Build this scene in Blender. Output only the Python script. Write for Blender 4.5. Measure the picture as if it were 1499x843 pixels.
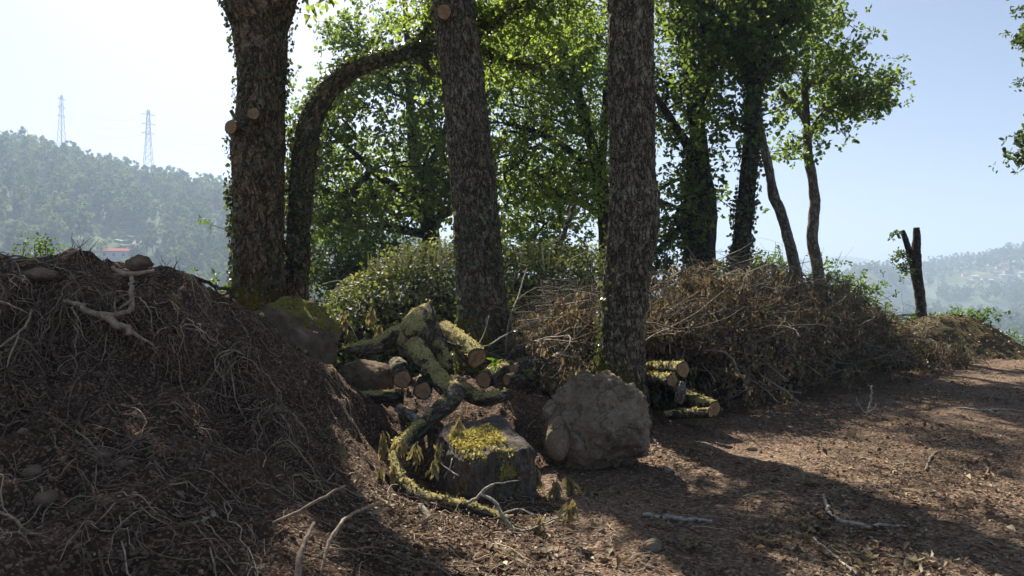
import bpy, math
import numpy as np
from mathutils import Vector, Matrix
from math import radians, sin, cos, pi

for o in list(bpy.data.objects):
    bpy.data.objects.remove(o)
scene = bpy.context.scene
COL = scene.collection
rng = np.random.default_rng(11)

# ------------------------------------------------------------------ camera
F, CX, HY, CZ = 1090.0, 749.5, 405.0, 1.6      # focal length in photo pixels, centre column, horizon row, eye height
cam_d = bpy.data.cameras.new('camera')
cam = bpy.data.objects.new('camera', cam_d); COL.objects.link(cam)
cam.location = (0, 0, CZ); cam.rotation_euler = (radians(90), 0, 0)
cam_d.sensor_width = 36.0
cam_d.lens = 36.0 * F / 1499.0
cam_d.shift_y = -(421.5 - HY) / 1499.0
cam_d.clip_start = 0.05; cam_d.clip_end = 20000
scene.camera = cam

# ------------------------------------------------------------------ sky, sun, exposure
SUN_AZ, SUN_EL = radians(-21), radians(43)      # azimuth from +Y towards +X
world = bpy.data.worlds.new('World'); scene.world = world; world.use_nodes = True
wn = world.node_tree.nodes; wl = world.node_tree.links
wn.clear()
sky = wn.new('ShaderNodeTexSky'); sky.sky_type = 'NISHITA'; sky.sun_disc = False
sky.sun_elevation = SUN_EL; sky.sun_rotation = SUN_AZ
sky.altitude = 100; sky.air_density = 0.7; sky.dust_density = 2.0; sky.ozone_density = 3.0
bg = wn.new('ShaderNodeBackground'); bg.inputs['Strength'].default_value = 0.05
wo = wn.new('ShaderNodeOutputWorld')
wl.new(sky.outputs[0], bg.inputs[0]); wl.new(bg.outputs[0], wo.inputs[0])

sd = bpy.data.lights.new('sun', 'SUN'); sd.energy = 5.0; sd.angle = radians(0.55); sd.color = (1.0, 0.93, 0.82)
sun = bpy.data.objects.new('sun', sd); COL.objects.link(sun)
sdir = Vector((sin(SUN_AZ) * cos(SUN_EL), cos(SUN_AZ) * cos(SUN_EL), sin(SUN_EL)))
sun.rotation_euler = (-sdir).to_track_quat('-Z', 'Y').to_euler(); sun.location = (-6, 12, 12)

scene.view_settings.view_transform = 'Standard'; scene.view_settings.look = 'None'
scene.view_settings.exposure = 1.45; scene.view_settings.gamma = 1.0
cy = scene.cycles
cy.max_bounces = 6; cy.diffuse_bounces = 3; cy.glossy_bounces = 2; cy.transmission_bounces = 5
cy.transparent_max_bounces = 8; cy.volume_bounces = 0
cy.use_denoising = True
cy.sample_clamp_indirect = 4.0

# ------------------------------------------------------------------ helpers
def P(px, py, Y):
    return np.array([(px - CX) / F * Y, Y, CZ - (py - HY) / F * Y])

def _h(ix, iy, iz):
    n = (ix * 374761393 + iy * 668265263 + iz * 1440662683) & 0xffffffff
    n = ((n ^ (n >> 13)) * 1274126177) & 0xffffffff
    n = n ^ (n >> 16)
    return (n & 0xffff) / 32767.5 - 1.0

def noise(p):
    p = np.asarray(p, float)
    i = np.floor(p).astype(np.int64); f = p - i
    u = f * f * f * (f * (f * 6 - 15) + 10)
    x, y, z = i[..., 0], i[..., 1], i[..., 2]
    ux, uy, uz = u[..., 0], u[..., 1], u[..., 2]
    def l(a, b, t): return a + (b - a) * t
    return l(l(l(_h(x, y, z), _h(x + 1, y, z), ux), l(_h(x, y + 1, z), _h(x + 1, y + 1, z), ux), uy),
             l(l(_h(x, y, z + 1), _h(x + 1, y, z + 1), ux), l(_h(x, y + 1, z + 1), _h(x + 1, y + 1, z + 1), ux), uy), uz)

def fbm(p, o=4, g=0.5):
    a, s, t = 1.0, 0.0, 0.0
    p = np.asarray(p, float)
    for k in range(o):
        s = s + a * noise(p * 2 ** k + 17.3 * k); t += a; a *= g
    return s / t

def sm(a, b, x):
    t = np.clip((x - a) / (b - a), 0, 1); return t * t * (3 - 2 * t)

def unit(v):
    return v / np.maximum(np.linalg.norm(v, axis=-1, keepdims=True), 1e-9)

class MB:
    """collects vertices and faces, links them as one mesh object"""
    def __init__(s): s.V = []; s.Fc = []; s.n = 0; s.A = {}
    def add(s, V, Fs, **attr):
        V = np.asarray(V, float).reshape(-1, 3)
        s.V.append(V)
        for f in (Fs if isinstance(Fs, (list, tuple)) else [Fs]):
            if len(f): s.Fc.append(np.asarray(f) + s.n)
        for k, v in attr.items():
            s.A.setdefault(k, []).append((s.n, np.asarray(v, float)))
        s.n += len(V)
    def build(s, name, mat, parent=None, smooth=True, kind=None):
        me = bpy.data.meshes.new(name)
        V = np.concatenate(s.V) if s.V else np.zeros((0, 3))
        me.vertices.add(len(V)); me.vertices.foreach_set('co', V.astype(np.float32).ravel())
        tot = np.concatenate([np.full(len(f), f.shape[1]) for f in s.Fc])
        idx = np.concatenate([f.ravel() for f in s.Fc])
        me.loops.add(len(idx)); me.loops.foreach_set('vertex_index', idx.astype(np.int32))
        me.polygons.add(len(tot))
        st = np.concatenate([[0], np.cumsum(tot)[:-1]])
        me.polygons.foreach_set('loop_start', st.astype(np.int32))
        me.polygons.foreach_set('use_smooth', np.full(len(tot), smooth))
        for k, lst in s.A.items():
            vec = lst[0][1].ndim == 2
            a = me.attributes.new(k, 'FLOAT_VECTOR' if vec else 'FLOAT', 'POINT')
            buf = np.zeros((len(V), 3) if vec else len(V), np.float32)
            for n0, v in lst: buf[n0:n0 + len(v)] = v
            a.data.foreach_set('vector' if vec else 'value', buf.ravel())
        me.update(calc_edges=True); me.validate()
        if mat: me.materials.append(mat)
        o = bpy.data.objects.new(name, me); COL.objects.link(o)
        if parent: o.parent = parent
        if kind: o['kind'] = kind
        return o

def tag(o, label=None, cat=None, group=None, kind=None):
    if label: o['label'] = label
    if cat: o['category'] = cat
    if group: o['group'] = group
    if kind: o['kind'] = kind
    return o

def empty(name, loc, label=None, cat=None, group=None):
    o = bpy.data.objects.new(name, None); COL.objects.link(o)
    o.location = Vector([float(c) for c in loc]); o.empty_display_size = 0.2
    return tag(o, label, cat, group)

def keep(o, parent):
    """parent a mesh built in world coordinates under an empty that stands elsewhere"""
    o.parent = parent
    o.matrix_parent_inverse = Matrix.Translation(parent.location).inverted()
    return o

def spline(pts, step):
    """Catmull-Rom through rows of [x,y,z,r,...] resampled to about step metres"""
    p = np.asarray(pts, float)
    if len(p) == 2: p = np.array([p[0], (p[0] + p[1]) / 2, p[1]])
    e = np.vstack([2 * p[0] - p[1], p, 2 * p[-1] - p[-2]])
    out = []
    for i in range(1, len(e) - 2):
        L = np.linalg.norm(e[i + 1, :3] - e[i, :3])
        n = max(1, int(round(L / step)))
        t = (np.arange(n) / n)[:, None]
        a, b, c, d = e[i - 1], e[i], e[i + 1], e[i + 2]
        out.append(0.5 * (2 * b + (c - a) * t + (2 * a - 5 * b + 4 * c - d) * t * t + (3 * b - a - 3 * c + d) * t ** 3))
    out.append(e[-2][None])
    return np.concatenate(out)

def frames(path):
    T = unit(np.gradient(path, axis=0))
    u = np.cross(T[0], [0.3, 1, 0.2]); u /= np.linalg.norm(u)
    U = np.zeros_like(path)
    for i in range(len(path)):
        u = u - T[i] * (u @ T[i]); u /= max(np.linalg.norm(u), 1e-9); U[i] = u
    return T, U, np.cross(T, U)

def tube(path, rad, sides, bark=0.0, lump=0.0, seed=0.0, cap0=False, cap1=True, freq=9.0):
    """returns V, faces, bark coordinates, outward normals"""
    path = np.asarray(path, float); rad = np.broadcast_to(rad, len(path)).astype(float)
    n = len(path); T, U, W = frames(path)
    a = np.linspace(0, 2 * pi, sides, endpoint=False)
    ca, sa = np.cos(a), np.sin(a)
    N = U[:, None, :] * ca[None, :, None] + W[:, None, :] * sa[None, :, None]
    L = np.concatenate([[0], np.cumsum(np.linalg.norm(np.diff(path, axis=0), axis=1))])
    rm = max(rad.mean(), 1e-4)
    bc = np.stack([np.broadcast_to(ca * rm, (n, sides)), np.broadcast_to(sa * rm, (n, sides)),
                   np.broadcast_to(L[:, None], (n, sides))], -1) + seed
    r = np.broadcast_to(rad[:, None], (n, sides)).copy()
    if lump: r *= 1 + lump * fbm(bc * np.array([1.6, 1.6, 1.1]) / max(rm, 0.05) * 0.35, 3)
    if bark:
        q = bc * np.array([freq, freq, freq * 0.32])
        q = q + 0.5 * noise(bc * freq * 0.6)[..., None]
        rid = 1 - np.abs(noise(q * 1.6)) * 2
        r += bark * (0.75 * rid + 0.5 * noise(q * 4.1))
    V = path[:, None, :] + N * r[..., None]
    i = np.arange(n - 1)[:, None] * sides; j = np.arange(sides)[None, :]; k = (j + 1) % sides
    Fq = np.stack([i + j, i + k, i + sides + k, i + sides + j], -1).reshape(-1, 4)
    V = V.reshape(-1, 3); fs = [Fq]; bc = bc.reshape(-1, 3); Nn = N.reshape(-1, 3)
    if cap0:
        fs.append(np.stack([np.full(sides, len(V)), (np.arange(sides) + 1) % sides, np.arange(sides)], -1))
        V = np.vstack([V, path[0]]); bc = np.vstack([bc, bc[0]]); Nn = np.vstack([Nn, -T[0]])
    if cap1:
        o = (n - 1) * sides
        fs.append(np.stack([np.full(sides, len(V)), o + np.arange(sides), o + (np.arange(sides) + 1) % sides], -1))
        V = np.vstack([V, path[-1]]); bc = np.vstack([bc, bc[-1]]); Nn = np.vstack([Nn, T[-1]])
    return V, fs, bc, Nn

def thin_tubes(paths, rads, sides=3):
    """many thin stems with the same number of points: paths (m,n,3), rads (m,n)"""
    paths = np.asarray(paths, float); m, n, _ = paths.shape
    T = unit(np.gradient(paths, axis=1))
    ref = np.where(np.abs(T[..., 2:3]) > 0.8, np.array([1.0, 0, 0]), np.array([0, 0, 1.0]))
    U = unit(np.cross(T, ref)); W = np.cross(T, U)
    a = np.arange(sides) * 2 * pi / sides
    N = U[:, :, None, :] * np.cos(a)[:, None] + W[:, :, None, :] * np.sin(a)[:, None]
    V = (paths[:, :, None, :] + N * np.asarray(rads)[:, :, None, None]).reshape(-1, 3)
    b = (np.arange(m) * n * sides)[:, None, None]; i = (np.arange(n - 1) * sides)[None, :, None]; j = np.arange(sides)[None, None, :]
    k = (j + 1) % sides
    Fq = np.stack([b + i + j, b + i + k, b + i + sides + k, b + i + sides + j], -1).reshape(-1, 4)
    return V, Fq

def leaf_cards(C, D, Nn, L, wid=0.55, fold=0.18, droop=0.0, lob=True):
    """folded six-cornered leaves: base C, growing along D, facing Nn, length L"""
    m = len(C); D = unit(D); S = unit(np.cross(D, Nn)); Nn = np.cross(S, D)
    L = np.broadcast_to(L, m)[:, None]
    w = np.broadcast_to(wid, m)[:, None] * L * 0.5
    def pt(s, l, h): return C + D * (l * L) + S * (s * w) + Nn * (h * L)
    V = np.stack([pt(0, 0, 0), pt(0.75, 0.32, fold), pt(1.0, 0.7, fold - droop * 0.5), pt(0, 1, -droop),
                  pt(-1.0, 0.7, fold - droop * 0.5), pt(-0.75, 0.32, fold)], 1).reshape(-1, 3)
    b = (np.arange(m) * 6)[:, None]
    Fq = np.concatenate([b + np.array([[0, 1, 2, 3]]), b + np.array([[0, 3, 4, 5]])])
    return V, Fq

def rnd6(m): return np.repeat(rng.random(m), 6)

def rvec(m): return unit(rng.normal(size=(m, 3)))

# ------------------------------------------------------------------ materials
def new_mat(name):
    m = bpy.data.materials.new(name); m.use_nodes = True
    nt = m.node_tree; nt.nodes.clear()
    out = nt.nodes.new('ShaderNodeOutputMaterial')
    return m, nt, out

class NT:
    def __init__(s, nt): s.nt = nt
    def n(s, t, **kw):
        nd = s.nt.nodes.new(t)
        for k, v in kw.items(): setattr(nd, k, v)
        return nd
    def link(s, a, b): s.nt.links.new(a, b)
    def val(s, sock, v):
        if isinstance(v, bpy.types.NodeSocket): s.link(v, sock)
        else: sock.default_value = v
    def noise(s, vec, scale, detail=4, rough=0.55, dist=0.0):
        nd = s.n('ShaderNodeTexNoise'); s.link(vec, nd.inputs['Vector'])
        nd.inputs['Scale'].default_value = scale; nd.inputs['Detail'].default_value = detail
        nd.inputs['Roughness'].default_value = rough; nd.inputs['Distortion'].default_value = dist
        return nd.outputs['Fac']
    def vor(s, vec, scale, feature='F1', out='Distance', rnd=1.0):
        nd = s.n('ShaderNodeTexVoronoi', feature=feature); s.link(vec, nd.inputs['Vector'])
        nd.inputs['Scale'].default_value = scale; nd.inputs['Randomness'].default_value = rnd
        return nd.outputs[out]
    def map(s, vec, scale=(1, 1, 1)):
        nd = s.n('ShaderNodeMapping'); s.link(vec, nd.inputs['Vector']); nd.inputs['Scale'].default_value = scale
        return nd.outputs[0]
    def ramp(s, fac, stops):
        nd = s.n('ShaderNodeValToRGB'); s.link(fac, nd.inputs[0]); e = nd.color_ramp.elements
        while len(e) < len(stops): e.new(0.5)
        for k, (p, c) in enumerate(stops):
            e[k].position = p; e[k].color = (*c, 1) if len(c) == 3 else c
        return nd.outputs[0]
    def rng(s, v, a, b, c=0.0, d=1.0):
        nd = s.n('ShaderNodeMapRange'); s.link(v, nd.inputs[0])
        for k, x in zip((1, 2, 3, 4), (a, b, c, d)): nd.inputs[k].default_value = x
        return nd.outputs[0]
    def math(s, op, a, b=0.0, clamp=False):
        nd = s.n('ShaderNodeMath', operation=op, use_clamp=clamp); s.val(nd.inputs[0], a); s.val(nd.inputs[1], b)
        return nd.outputs[0]
    def mix(s, fac, a, b, blend='MIX'):
        nd = s.n('ShaderNodeMix', data_type='RGBA', blend_type=blend); s.val(nd.inputs[0], fac)
        s.val(nd.inputs[6], (*a, 1) if isinstance(a, tuple) else a); s.val(nd.inputs[7], (*b, 1) if isinstance(b, tuple) else b)
        return nd.outputs[2]
    def attr(s, name, out='Fac'):
        nd = s.n('ShaderNodeAttribute'); nd.attribute_name = name; return nd.outputs[out]
    def obj(s): return s.n('ShaderNodeTexCoord').outputs['Object']
    def pos(s): return s.n('ShaderNodeNewGeometry').outputs['Position']
    def nz(s):
        g = s.n('ShaderNodeNewGeometry'); x = s.n('ShaderNodeSeparateXYZ'); s.link(g.outputs['Normal'], x.inputs[0]); return x.outputs[2]
    def bump(s, h, dist, strength=1.0, normal=None):
        nd = s.n('ShaderNodeBump'); s.link(h, nd.inputs['Height']); nd.inputs['Distance'].default_value = dist
        nd.inputs['Strength'].default_value = strength
        if normal: s.link(normal, nd.inputs['Normal'])
        return nd.outputs[0]
    def bsdf(s, out, col, rough=0.85, normal=None, spec=0.25):
        p = s.n('ShaderNodeBsdfPrincipled'); s.val(p.inputs['Base Color'], (*col, 1) if isinstance(col, tuple) else col)
        s.val(p.inputs['Roughness'], rough); p.inputs['Specular IOR Level'].default_value = spec
        if normal: s.link(normal, p.inputs['Normal'])
        if out: s.link(p.outputs[0], out.inputs[0])
        return p

def leaf_mat(name, stops, trans=0.45, tcol=(1.25, 1.2, 0.55), rough=0.5, spec=0.35, inst=False):
    m, nt, out = new_mat(name); t = NT(nt)
    f = t.attr('rnd') if not inst else t.n('ShaderNodeObjectInfo').outputs['Random']
    c = t.ramp(f, stops)
    nz_ = t.noise(t.pos(), 1.3 if not inst else 0.05, 2)
    c = t.mix(t.rng(nz_, 0.3, 0.7, 0.0, 0.5), c, t.mix(1.0, c, (0.62, 0.72, 0.55), 'MULTIPLY'))
    p = t.bsdf(None, c, rough, None, spec)
    tr = t.n('ShaderNodeBsdfTranslucent')
    t.link(t.mix(1.0, c, tcol, 'MULTIPLY'), tr.inputs[0])
    mx = t.n('ShaderNodeMixShader'); mx.inputs[0].default_value = trans
    t.link(p.outputs[0], mx.inputs[1]); t.link(tr.outputs[0], mx.inputs[2]); t.link(mx.outputs[0], out.inputs[0])
    return m

def bark_mat(name, dark, mid, light, lichen=(0.34, 0.35, 0.29), lich_amt=0.5, moss_amt=0.0, scale=20.0, moss=((0.05, 0.05, 0.008), (0.22, 0.19, 0.03)), deep=0.02):
    """bark from straightened stem coordinates; 'moss' is a growth mask per vertex"""
    m, nt, out = new_mat(name); t = NT(nt)
    bc = t.attr('bc', 'Vector')
    q = t.map(bc, (1, 1, 0.36))
    wob = t.noise(bc, 7, 3)
    qq = t.n('ShaderNodeVectorMath', operation='MULTIPLY_ADD'); t.link(wob, qq.inputs[0]); qq.inputs[1].default_value = (0.07, 0.07, 0.07); t.link(q, qq.inputs[2])
    n1 = t.noise(qq.outputs[0], scale * 0.55, 4, 0.6); n2 = t.noise(t.map(qq.outputs[0], (1, 1, 1.7)), scale * 1.3, 4, 0.6)
    k1 = t.rng(t.math('ABSOLUTE', t.math('SUBTRACT', n1, 0.5)), 0.0, 0.1); k2 = t.rng(t.math('ABSOLUTE', t.math('SUBTRACT', n2, 0.5)), 0.0, 0.07)
    crack = t.math('MULTIPLY', t.rng(k1, 0, 1, 0.15, 1.0), t.rng(k2, 0, 1, 0.3, 1.0))
    fine = t.noise(t.map(bc, (1, 1, 0.6)), scale * 3.4, 6, 0.7)
    tone = t.math('MULTIPLY', crack, t.rng(fine, 0.3, 0.72, 0.2, 1.15))
    c = t.ramp(tone, [(0.08, dark), (0.45, mid), (0.95, light)])
    lz = t.noise(bc, 10, 5, 0.72)
    lmask = t.math('MULTIPLY', t.math('MULTIPLY', t.rng(lz, 0.52, 0.62), t.rng(t.noise(bc, 1.4, 2), 0.38, 0.58, 0.2, 1.0)), t.rng(crack, 0.15, 0.6))
    c = t.mix(t.math('MULTIPLY', lmask, lich_amt), c, lichen)
    mz = t.math('ADD', t.attr('moss'), t.rng(t.noise(bc, 9, 4, 0.7), 0.3, 0.7, -0.45, 0.45))
    mm = t.rng(mz, 0.45, 0.62)
    if moss_amt:
        mc = t.ramp(t.noise(bc, 60, 3), [(0.3, moss[0]), (0.7, moss[1])])
        c = t.mix(mm, c, mc)
    h = t.math('ADD', t.math('MULTIPLY', crack, 0.8), t.math('MULTIPLY', fine, 0.6))
    if moss_amt: h = t.math('ADD', h, t.math('MULTIPLY', mm, t.rng(t.noise(bc, 90, 3), 0, 1, 0.3, 1.6)))
    t.bsdf(out, c, 0.92, t.bump(h, deep, 0.9), 0.15)
    return m

M = {}
M['oak_leaf'] = leaf_mat('oak_leaf', [(0.0, (0.065, 0.09, 0.03)), (0.5, (0.115, 0.145, 0.048)), (1.0, (0.19, 0.215, 0.08))], 0.68, (2.3, 2.4, 1.15))
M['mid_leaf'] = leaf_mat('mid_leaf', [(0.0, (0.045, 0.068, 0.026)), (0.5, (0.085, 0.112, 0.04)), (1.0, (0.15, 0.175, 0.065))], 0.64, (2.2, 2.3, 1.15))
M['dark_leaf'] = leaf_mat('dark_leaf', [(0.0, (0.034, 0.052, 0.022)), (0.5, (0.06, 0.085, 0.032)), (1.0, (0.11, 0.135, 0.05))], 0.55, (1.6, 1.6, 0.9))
M['ivy_leaf'] = leaf_mat('ivy_leaf', [(0.0, (0.035, 0.05, 0.02)), (0.6, (0.065, 0.085, 0.034)), (1.0, (0.14, 0.16, 0.07))], 0.35, (1.7, 1.6, 0.7), 0.35, 0.5)
M['bush_leaf'] = leaf_mat('bush_leaf', [(0.0, (0.06, 0.11, 0.02)), (0.5, (0.10, 0.16, 0.03)), (1.0, (0.17, 0.22, 0.05))], 0.5, (1.3, 1.3, 0.5))
M['bramble_leaf'] = leaf_mat('bramble_leaf', [(0.0, (0.07, 0.095, 0.032)), (0.45, (0.145, 0.185, 0.065)), (0.85, (0.25, 0.275, 0.12)), (1.0, (0.36, 0.33, 0.18))], 0.38, (1.3, 1.2, 0.55), 0.62, 0.25)
M['dry_leaf'] = leaf_mat('dry_leaf', [(0.0, (0.075, 0.056, 0.035)), (0.45, (0.20, 0.155, 0.10)), (0.8, (0.32, 0.265, 0.175)), (1.0, (0.46, 0.40, 0.26))], 0.3, (1.3, 1.1, 0.7), 0.7, 0.2)
M['wilted_leaf'] = leaf_mat('wilted_leaf', [(0.0, (0.14, 0.115, 0.06)), (0.5, (0.26, 0.215, 0.12)), (1.0, (0.40, 0.34, 0.20))], 0.35, (1.2, 1.08, 0.75), 0.7, 0.2)
M['litter_leaf'] = leaf_mat('litter_leaf', [(0.0, (0.055, 0.034, 0.022)), (0.5, (0.155, 0.105, 0.07)), (0.85, (0.32, 0.24, 0.165)), (1.0, (0.54, 0.45, 0.33))], 0.2, (1.2, 1.0, 0.8), 0.75, 0.2)
M['far_leaf'] = leaf_mat('far_leaf', [(0.0, (0.022, 0.05, 0.02)), (0.5, (0.05, 0.085, 0.03)), (1.0, (0.12, 0.15, 0.055))], 0.5, (1.7, 1.7, 0.8), 0.7, 0.2, inst=True)
M['pale_leaf'] = leaf_mat('pale_leaf', [(0.0, (0.22, 0.19, 0.13)), (1.0, (0.42, 0.37, 0.27))], 0.25, (1.1, 1.0, 0.8), 0.7, 0.2)

M['moss_tuft'] = leaf_mat('moss_tuft', [(0.0, (0.17, 0.14, 0.04)), (0.5, (0.38, 0.32, 0.11)), (1.0, (0.60, 0.52, 0.25))], 0.35, (1.2, 1.15, 0.7), 0.8, 0.1)
M['bark'] = bark_mat('bark', (0.026, 0.02, 0.012), (0.21, 0.165, 0.108), (0.47, 0.39, 0.27), lichen=(0.54, 0.52, 0.36), lich_amt=0.8, moss_amt=1, scale=36, deep=0.03)
M['bark_brown'] = bark_mat('bark_brown', (0.03, 0.02, 0.012), (0.22, 0.155, 0.095), (0.43, 0.32, 0.205), lich_amt=0.35, moss_amt=1, scale=22, deep=0.035)
M['bark_pale'] = bark_mat('bark_pale', (0.06, 0.05, 0.04), (0.18, 0.155, 0.125), (0.34, 0.30, 0.25), lich_amt=0.5, moss_amt=0, scale=14, deep=0.01)
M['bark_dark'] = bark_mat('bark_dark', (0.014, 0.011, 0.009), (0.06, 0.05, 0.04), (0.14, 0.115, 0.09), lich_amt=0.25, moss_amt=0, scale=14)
M['log_moss'] = bark_mat('log_moss', (0.03, 0.024, 0.016), (0.13, 0.105, 0.07), (0.30, 0.255, 0.19), lich_amt=0.6, moss_amt=1, scale=24, moss=((0.22, 0.18, 0.05), (0.56, 0.47, 0.21)), deep=0.02)

def simple(name, fn):
    m, nt, out = new_mat(name); t = NT(nt); fn(t, out); M[name] = m
def _twig(t, o):
    r = t.attr('rnd'); c = t.ramp(r, [(0, (0.075, 0.055, 0.037)), (0.6, (0.22, 0.175, 0.125)), (1, (0.48, 0.41, 0.31))])
    t.bsdf(o, t.mix(t.rng(t.noise(t.pos(), 40, 3), 0.3, 0.7, 0, 0.6), c, (0.05, 0.04, 0.03)), 0.85, None, 0.2)
simple('twig', _twig)
def _root(t, o):
    r = t.attr('rnd'); c = t.ramp(r, [(0, (0.085, 0.052, 0.033)), (0.6, (0.25, 0.17, 0.11)), (1, (0.52, 0.40, 0.28))])
    t.bsdf(o, t.mix(t.rng(t.noise(t.pos(), 30, 4), 0.35, 0.7, 0, 0.7), c, (0.05, 0.036, 0.028)), 0.85, t.bump(t.noise(t.pos(), 90, 3), 0.004), 0.2)
simple('root', _root)
def _pale_twig(t, o):
    t.bsdf(o, t.ramp(t.noise(t.obj(), 50, 4), [(0.3, (0.14, 0.12, 0.09)), (0.6, (0.40, 0.36, 0.29))]), 0.8, t.bump(t.noise(t.obj(), 120, 3), 0.004), 0.2)
simple('pale_twig', _pale_twig)
def _cut(t, o):
    q = t.attr('bc', 'Vector'); ln = t.n('ShaderNodeVectorMath', operation='LENGTH'); t.link(q, ln.inputs[0])
    w = t.math('ADD', t.math('MULTIPLY', ln.outputs['Value'], 26.0), t.math('MULTIPLY', t.noise(t.obj(), 9, 3), 1.4))
    ring = t.math('SINE', t.math('MULTIPLY', w, 14.0))
    c = t.ramp(t.rng(ring, -1, 1), [(0, (0.24, 0.14, 0.07)), (1, (0.44, 0.29, 0.155))])
    c = t.mix(t.rng(ln.outputs['Value'], 0.35, 0.85), t.mix(t.noise(t.obj(), 20, 4), (0.24, 0.13, 0.065), c), c)
    c = t.mix(t.rng(t.noise(t.obj(), 30, 5, 0.75), 0.42, 0.7, 0, 0.85), c, (0.09, 0.055, 0.035))
    c = t.mix(t.rng(ln.outputs['Value'], 0.80, 0.97), c, (0.06, 0.042, 0.03))
    t.bsdf(o, c, 0.8, t.bump(t.noise(t.obj(), 70, 3), 0.006), 0.2)
simple('cut_wood', _cut)
def _soil(t, o):
    p = t.pos()
    ch = t.vor(p, 75, 'F1', 'Color'); sx = t.n('ShaderNodeSeparateXYZ'); t.link(ch, sx.inputs[0])
    base = t.ramp(t.noise(p, 2.2, 5, 0.6), [(0.3, (0.034, 0.02, 0.013)), (0.55, (0.07, 0.042, 0.027)), (0.75, (0.125, 0.078, 0.05))])
    c = t.mix(t.rng(sx.outputs[0], 0.6, 1.0, 0.0, 0.8), base, (0.30, 0.21, 0.145))
    c = t.mix(t.rng(t.noise(p, 26, 4, 0.7), 0.5, 0.75, 0, 0.75), c, (0.022, 0.016, 0.013))
    d = t.vor(p, 75, 'F1', 'Distance')
    h = t.math('ADD', t.math('MULTIPLY', t.math('SUBTRACT', 1.0, d), 0.5), t.noise(p, 38, 5, 0.7))
    t.bsdf(o, c, 0.95, t.bump(h, 0.02, 1.0), 0.1)
simple('soil', _soil)
def _ground(t, o):
    p = t.pos()
    ch = t.vor(t.map(p, (1, 1, 0.4)), 55, 'F1', 'Color'); sx = t.n('ShaderNodeSeparateXYZ'); t.link(ch, sx.inputs[0])
    near = t.ramp(t.noise(p, 1.1, 6, 0.62), [(0.3, (0.088, 0.053, 0.033)), (0.5, (0.148, 0.095, 0.06)), (0.72, (0.215, 0.147, 0.095))])
    c = t.mix(t.rng(sx.outputs[0], 0.45, 1.0, 0.0, 0.8), near, (0.35, 0.26, 0.185))
    c = t.mix(t.rng(sx.outputs[1], 0.6, 1.0, 0.0, 0.85), c, (0.035, 0.021, 0.016))
    c = t.mix(t.rng(t.noise(p, 22, 5, 0.7), 0.5, 0.72, 0, 0.8), c, (0.045, 0.028, 0.021))
    d = t.n('ShaderNodeVectorMath', operation='LENGTH'); t.link(p, d.inputs[0])
    far = t.ramp(t.noise(p, 0.03, 5, 0.6), [(0.35, (0.035, 0.05, 0.018)), (0.52, (0.06, 0.085, 0.025)), (0.7, (0.13, 0.16, 0.05))])
    c = t.mix(t.rng(d.outputs['Value'], 17.5, 20.5), c, far)
    h = t.math('ADD', t.math('MULTIPLY', t.vor(p, 55), -0.6), t.noise(p, 28, 5, 0.7))
    t.bsdf(o, c, 0.95, t.bump(h, 0.022, 1.0), 0.1)
simple('ground', _ground)
def _rock(t, o):
    p = t.obj()
    c = t.ramp(t.noise(p, 3.0, 6, 0.65), [(0.3, (0.31, 0.215, 0.13)), (0.5, (0.51, 0.385, 0.25)), (0.7, (0.64, 0.53, 0.38))])
    c = t.mix(t.rng(t.noise(p, 26, 5, 0.75), 0.45, 0.7, 0, 0.6), c, (0.18, 0.135, 0.09))
    c = t.mix(t.rng(t.vor(p, 90), 0.0, 0.35, 0.45, 0.0), c, (0.09, 0.08, 0.07))
    c = t.mix(t.rng(t.noise(p, 5.5, 4, 0.6), 0.58, 0.7, 0, 0.6), c, (0.26, 0.19, 0.135))
    h = t.math('ADD', t.noise(p, 14, 8, 0.72), t.math('MULTIPLY', t.noise(p, 70, 4, 0.7), 0.35))
    k = t.rng(t.math('ABSOLUTE', t.math('SUBTRACT', t.noise(p, 2.6, 5, 0.6), 0.5)), 0.0, 0.03)
    h = t.math('ADD', h, t.math('MULTIPLY', k, 0.25)); c = t.mix(t.rng(k, 0, 1, 0.55, 0.0), c, (0.06, 0.048, 0.038))
    c = t.mix(t.rng(t.noise(p, 60, 4, 0.75), 0.35, 0.7, 0.4, 0.0), c, (0.12, 0.095, 0.07))
    t.bsdf(o, c, 0.9, t.bump(h, 0.075, 1.0), 0.2)
simple('rock', _rock)
def _mossrock(t, o):
    p = t.obj()
    c = t.ramp(t.noise(p, 6, 6, 0.65), [(0.3, (0.075, 0.052, 0.034)), (0.55, (0.18, 0.13, 0.088)), (0.75, (0.31, 0.235, 0.165))])
    mo = t.math('ADD', t.attr('moss'), t.rng(t.noise(p, 7, 4, 0.7), 0.3, 0.7, -0.4, 0.4))
    mm = t.rng(mo, 0.45, 0.6)
    c = t.mix(mm, c, t.ramp(t.noise(p, 45, 3), [(0.3, (0.10, 0.09, 0.015)), (0.7, (0.32, 0.28, 0.06))]))
    h = t.math('ADD', t.noise(p, 18, 7, 0.7), t.math('MULTIPLY', mm, t.noise(p, 80, 3)))
    t.bsdf(o, c, 0.95, t.bump(h, 0.03, 1.0), 0.1)
simple('moss_rock', _mossrock)
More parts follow.
